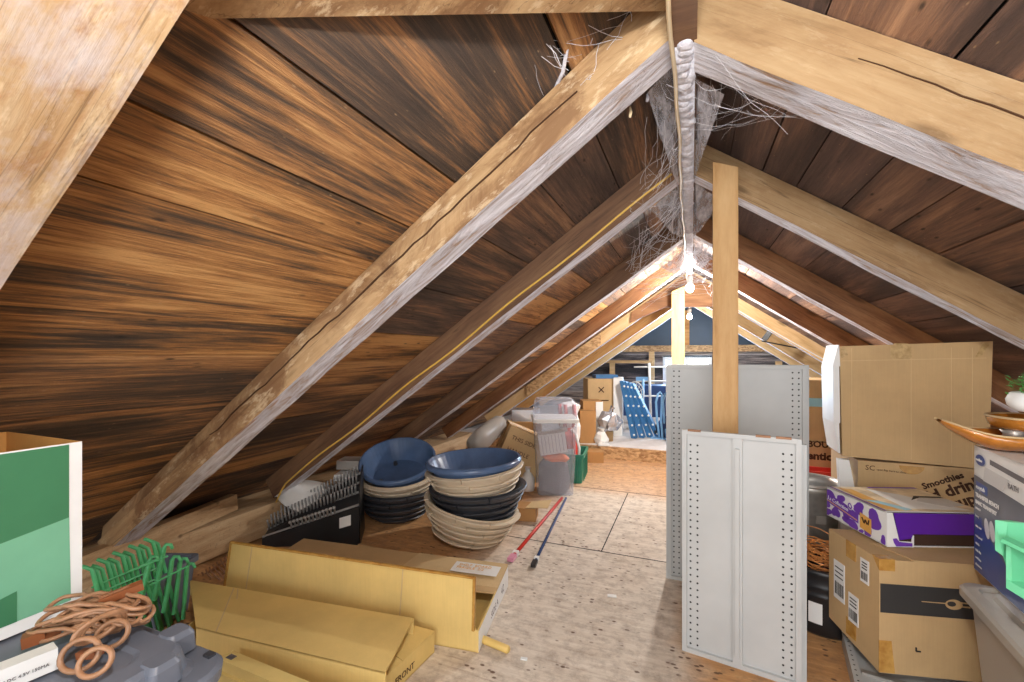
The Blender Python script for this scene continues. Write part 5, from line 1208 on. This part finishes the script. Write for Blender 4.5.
# second wooden dish nested in it
c_ = at(1038, 423, d=1.25); t = thing('round_dish', 'amber wooden dish with a pale rim sitting in the boat-shaped bowl', 'dish', (c_.x, c_.y, c_.z - .022))
m = MB(); m.lathe([(.001, 0), (.075, 0), (.098, .012), (.104, .034), (.100, .036), (.092, .018), (.07, .008), (.001, .008)], 36); obj('body', m, M['amber'], t, smooth=True)
m = MB(); m.lathe([(.099, .035), (.105, .034), (.106, .039), (.100, .040)], 36); obj('pale_rim', m, M['card_p'], t, smooth=True)
m = MB(); m.lathe([(.001, -.028), (.03, -.028), (.022, -.012), (.03, .001), (.001, .001)], 16, (-.06, -.02, 0)); obj('turned_knob', m, M['galv'], t, smooth=True)
# white pot with green plant
c_ = at(1027, 402, d=1.22); t = thing('potted_plant', 'green leafy plant in a round white pot at the right edge', 'plant', (c_.x, c_.y, c_.z - .026))
m = MB(); m.lathe([(.001, 0), (.022, 0), (.038, .016), (.041, .032), (.034, .050), (.028, .054), (.026, .046), (.001, .044)], 24); obj('pot', m, M['white'], t, smooth=True)
m = MB(); rnd = random.Random(6)
for i in range(110):
    a, r, z = rnd.uniform(0, 2 * PI), rnd.uniform(0, .034), rnd.uniform(.044, .098); c0 = Vector((r * math.cos(a), r * math.sin(a), z)); d = Vector((math.cos(a) + rnd.gauss(0, .5), math.sin(a) + rnd.gauss(0, .5), rnd.uniform(-.1, .9))).normalized() * .013; s2 = Vector((-d.y, d.x, .2 * d.z)) * .38
    m.poly([c0, c0 + d * .5 + s2, c0 + d, c0 + d * .5 - s2])
obj('foliage', m, M['leaf'], t, solid=.0008)
# ============================================================ FAR END
# green crate and red can left of the platform
p = at(583, 460, d=3.75); t = thing('green_crate', 'teal green plastic crate behind the clear bin', 'crate', (-1.02, 3.86, 0), .12)
m = MB(); m.loft([rrect(.15, .17, .02, .0, 3), rrect(.165, .185, .02, .22, 3), rrect(.175, .195, .02, .222, 3), rrect(.175, .195, .02, .25, 3), rrect(.158, .178, .02, .25, 3), rrect(.145, .165, .02, .01, 3)]); obj('body', m, M['crate_g'], t)
m = MB()
for k in range(5): m.box(.163, .172, -.15 + k * .07, -.142 + k * .07, .02, .225); m.box(-.13 + k * .06, -.122 + k * .06, -.192, -.180, .02, .225)
obj('side_rib', m, M['crate_g'], t)
t = thing('red_canister', 'red canister with a white hose standing in the green crate', 'canister', (-.985, 3.82, .012))
m = MB(); m.lathe([(.001, 0), (.07, 0), (.075, .01), (.075, .36), (.05, .40), (.02, .41), (.02, .44), (.001, .44)], 24); obj('body', m, M['red'], t, smooth=True)
m = MB(); m.lathe([(.0765, .16), (.0765, .27)], 24, a0=3.6, a1=5.6); obj('paper_label', m, M['white'], t, solid=.001)
m = MB(); m.tube([(.02, -.02, .43), (.07, -.05, .40), (.10, -.05, .28), (.10, -.06, .20), (.05, -.085, .15), (0, -.09, .16)], .012, 8); obj('hose', m, M['white_plastic'], t, smooth=True)
t = thing('gift_bag', 'crumpled red and white bag on top of the pile behind the bin', 'bag', (-1.02, 3.98, .0))
m = MB(); m.lathe([(.001, .252), (.07, .252), (.085, .36), (.09, .46), (.07, .56), (.10, .63), (.06, .655), (.001, .64)], 18); m.jit(.03, 11); obj('body', m, M['white'], t)
m = MB(); 
for a in (3.6, 4.4, 5.2): m.tube([(.088 * math.cos(a), .088 * math.sin(a), .45), (.098 * math.cos(a + .2), .098 * math.sin(a + .2), .55), (.10 * math.cos(a + .1), .10 * math.sin(a + .1), .65)], .018, 6)
obj('red_stripe', m, M['red'], t, smooth=True)

def fbox(name, label, u0, u1, vt, vb, d, depth, mat, cat='carton', rot=None, tape=None, grp=None, floor=.13):
    a = at(u0, vb, d=d); b = at(u1, vb, d=d); h = (vb - vt) * d / F; w = (b - a).length
    dirn = Vector((cs, sn, 0)) if rot is None else Vector((math.cos(rot), math.sin(rot), 0)); back = Vector((-dirn.y, dirn.x, 0)) * depth
    A = Vector((a.x, a.y, 0)); Bv = A + dirn * w
    z0 = a.z if floor is None else floor
    ztop = a.z + h
    return carton(name, label, [(A.x, A.y), (Bv.x, Bv.y), ((Bv + back).x, (Bv + back).y), ((A + back).x, (A + back).y)], ztop - z0, mat, z0, tape), A, dirn, ztop
t, A, dr, zt_ = fbox('tall_carton', 'tall tan carton with a round printed mark by the platform', 588, 613, 379, 446, 5.35, .36, M['card'])
m = MB(); c_ = Vector((A.x, A.y, zt_ - .13)) + dr * .16
for ang in (.78, -.78): m.bar(c_ - dr * .045 * math.cos(ang) - Vector((0, 0, .045 * math.sin(ang))) + Vector((.001, -.003, 0)), c_ + dr * .045 * math.cos(ang) + Vector((0, 0, .045 * math.sin(ang))) + Vector((.001, -.003, 0)), .004, .012)
obj('printed_mark', m, M['brown_ink'], t)
m = MB(); m.bar(c_ - dr * .09 + Vector((.001, -.003, -.13)), c_ + dr * .09 + Vector((.001, -.003, -.13)), .003, .012); obj('printed_line', m, M['brown_ink'], t)
fbox('white_carton', 'tall white carton beside the tan carton on the platform', 613.5, 622, 378, 447, 5.30, .34, M['white'], rot=.1)
t, A, dr, zt_ = fbox('medium_carton', 'medium tan carton set in front of the tall tan carton', 583, 602, 401, 416, 4.98, .22, M['card_d'], floor=None)
fbox('medium_carton', 'brown carton with black lettering under the medium tan carton', 580, 596, 411, 445, 4.85, .24, M['card_d'])
fbox('white_box', 'small white box next to the brown carton on the platform', 596, 603, 402, 420, 4.97, .16, M['white'], cat='box', floor=.13)
fbox('low_box', 'low tan carton carrying the crumpled foil on the platform', 602, 613, 432, 446, 4.95, .2, M['card'])
p = at(610, 422, d=4.88); t = thing('foil_bag', 'crumpled silver foil bag heaped in front of the white carton', 'bag', p)
m = MB(); m.lathe([(.001, -.10), (.07, -.10), (.11, -.05), (.12, .02), (.08, .09), (.03, .12), (.001, .12)], 18); m.jit(.05, 14); obj('body', m, M['foil'], t)
m = MB(); m.tube([(0, 0, .11), (.01, 0, .14), (.03, .01, .17)], [.02, .012, .03], 8); obj('twisted_top', m, M['foil'], t)
p = at(596, 441, d=4.55); t = thing('white_bag', 'white plastic bag slumped at the platform edge', 'bag', (p.x, 4.86, .13))
m = MB(); m.lathe([(.001, 0), (.06, 0), (.075, .05), (.06, .10), (.03, .14), (.045, .17), (.001, .16)], 16); m.jit(.02, 15); obj('body', m, M['white_plastic'], t)
p = at(598, 453, d=4.45); m = MB(); m.box(-.06, .06, -.05, .05, 0, .012); m.xf(Matrix.Translation((p.x, 4.76, .131)) @ Matrix.Rotation(.3, 4, 'Z')); tag(obj('white_envelope', m, M['white'], bevel=.002), 'white envelope lying on the platform edge', 'envelope')
carton('small_carton', 'small tan carton on the floor at the foot of the platform', rectp(-.94, 4.56, .22, .18, .3), .11, M['card_d'])
# filler cartons under the medium carton
p = at(592, 416, d=4.98); carton('support_carton', 'hidden brown carton beneath the medium tan one', rectp(p.x, p.y + .14, .2, .18, YAW), p.z - .131, M['card_d'], .13)

# blue studded foam boards leaning on the white carton
for i in range(4):
    b0 = at(631 + 8.0 * i, 443.5 - .3 * i, d=5.12 + .03 * i); t0 = at(619.5 + 3.2 * i, 381 + .8 * i, d=5.16 + .03 * i)
    b0.z = .135; t = thing('foam_board', ['leftmost blue studded foam board of the leaning row', 'second blue studded foam board from the left', 'third blue studded foam board from the left', 'rightmost blue studded foam board of the leaning row'][i], 'board', (0, 0, 0), 0, 'blue foam boards on the platform')
    dv = Vector((.012, .10, 0)); w_ = Vector((.056, -.012, .0))
    m = MB(); P = [b0, b0 + w_, b0 + w_ + dv, b0 + dv]; Tt = [t0, t0 + w_ * .75, t0 + w_ * .75 + dv, t0 + dv]
    m.hexa(P + Tt); obj('body', m, M['blue'], t, bevel=.004)
    m = MB()
    for k in range(6):
        q = .06 + .17 * k; c_ = b0.lerp(t0, q) + w_ * .78 + Vector((.0, -.003, 0)); m.ball(c_, .013, 6)
    obj('white_stud', m, M['white'], t, smooth=True)
p = at(635, 394, d=5.75); t = thing('round_fan', 'round white wire fan guard behind the blue boards', 'fan', p)
m = MB(); R_ = .16
for rr in (.16, .12, .08, .04): m.tube([(rr * .7 * math.cos(2 * PI * i / 28), 0, rr * math.sin(2 * PI * i / 28)) for i in range(28)], .006 if rr > .15 else .003, 5, closed=True)
for k in range(14): a = 2 * PI * k / 14; m.tube([(.02 * math.cos(a), 0, .02 * math.sin(a)), (.112 * math.cos(a), 0, .16 * math.sin(a))], .003, 4)
obj('guard', m, M['white_plastic'], t)
m = MB(); m.lathe([(.001, -.01), (.05, -.01), (.05, .05), (.001, .06)], 16); m.xf(Matrix.Rotation(-PI / 2, 4, 'X')); obj('motor', m, M['lgrey_print'], t)
m = MB(); m.tube([(0, .04, 0), (0, .04, -(p.z - .15))], .014, 8); m.lathe([(.001, 0), (.12, 0), (.10, .02), (.001, .02)], 20, (0, .04, -(p.z - .131))); obj('stand', m, M['white_plastic'], t)

# white and blue pipe rack
t = thing('pipe_rack', 'pale white and blue pipe rack before the far gable', 'rack', (0, 0, 0)); dd_ = 6.2
m = MB(); m.tube([at(649, 363, d=dd_), at(651, 425, d=dd_)], .018, 8); m.tube([at(651, 425, d=dd_), Vector((*at(651, 425, d=dd_).xy, .131))], .018, 8); obj('white_upright', m, M['white_plastic'], t, smooth=True)
for v_, u0, u1 in ((367, 634, 668), (381, 636, 668), (396, 640, 668)): m = MB(); m.tube([at(u0, v_, d=dd_), at(u1, v_, d=dd_)], .013, 6); obj('cross_pipe', m, M['white_plastic'], t, smooth=True)
m = MB(); a = at(643, 379, d=dd_); m.tube([a, Vector((a.x, a.y, .131))], .020, 8); obj('blue_upright', m, M['lblue'], t, smooth=True)
m = MB(); m.bar(at(636, 379, d=dd_), at(648, 379, d=dd_), .02, .06); obj('blue_plate', m, M['lblue'], t)
m = MB(); a = at(667, 366, d=dd_); m.tube([a, Vector((a.x, a.y, .131))], .016, 8); obj('white_upright', m, M['white_plastic'], t, smooth=True)
# hand truck
t = thing('hand_truck', 'blue hand truck with looped handles standing on the platform', 'hand truck', (0, 0, 0)); d0 = 5.15
for u in (656, 663):
    m = MB(); m.tube([at(u + 4, 442, d=d0 - .05), at(u + 1, 420, d=d0), at(u, 402, d=d0), at(u + 2, 394, d=d0), at(u + 4, 392, d=d0), at(u + 6, 395, d=d0), at(u + 5, 420, d=d0 + .02), at(u + 7, 444, d=d0 - .1)], .013, 8); obj('looped_handle', m, M['lblue'], t, smooth=True)
m = MB(); c_ = at(664, 424, d=5.2); m.lathe([(.001, .09), (.03, .09), (.075, .02), (.08, -.02), (.07, -.18), (.04, -.25), (.001, -.25)], 16, c_); m.jit(.03, 12); obj('navy_cover', m, M['navy'], t)
for dx in (-.09, .12):
    m = MB(); m.lathe([(.001, -.02), (.06, -.02), (.07, -.012), (.07, .012), (.06, .02), (.001, .02)], 20); m.xf(Matrix.Translation((c_.x + dx, c_.y + .02, .205)) @ Matrix.Rotation(PI / 2, 4, 'Y')); obj('wheel', m, M['black'], t, smooth=True)
m = MB(); m.box(c_.x - .14, c_.x + .16, c_.y - .16, c_.y - .02, .131, .139); obj('toe_plate', m, M['lblue'], t)
# dark chest at the back wall and a blue tray on top of the tall carton
m = MB(); a = at(650, 425, d=6.9); m.box(a.x - .5, a.x + .5, a.y, a.y + .4, .13, .62); tag(obj('dark_chest', m, M['navy'], bevel=.01), 'dark navy chest standing low before the far gable', 'chest')
t, A, dr, zt_ = fbox('blue_tray', 'flat blue tray lying on the tall tan carton', 596, 618, 375, 378.6, 5.45, .25, M['blue'], cat='tray', floor=None)
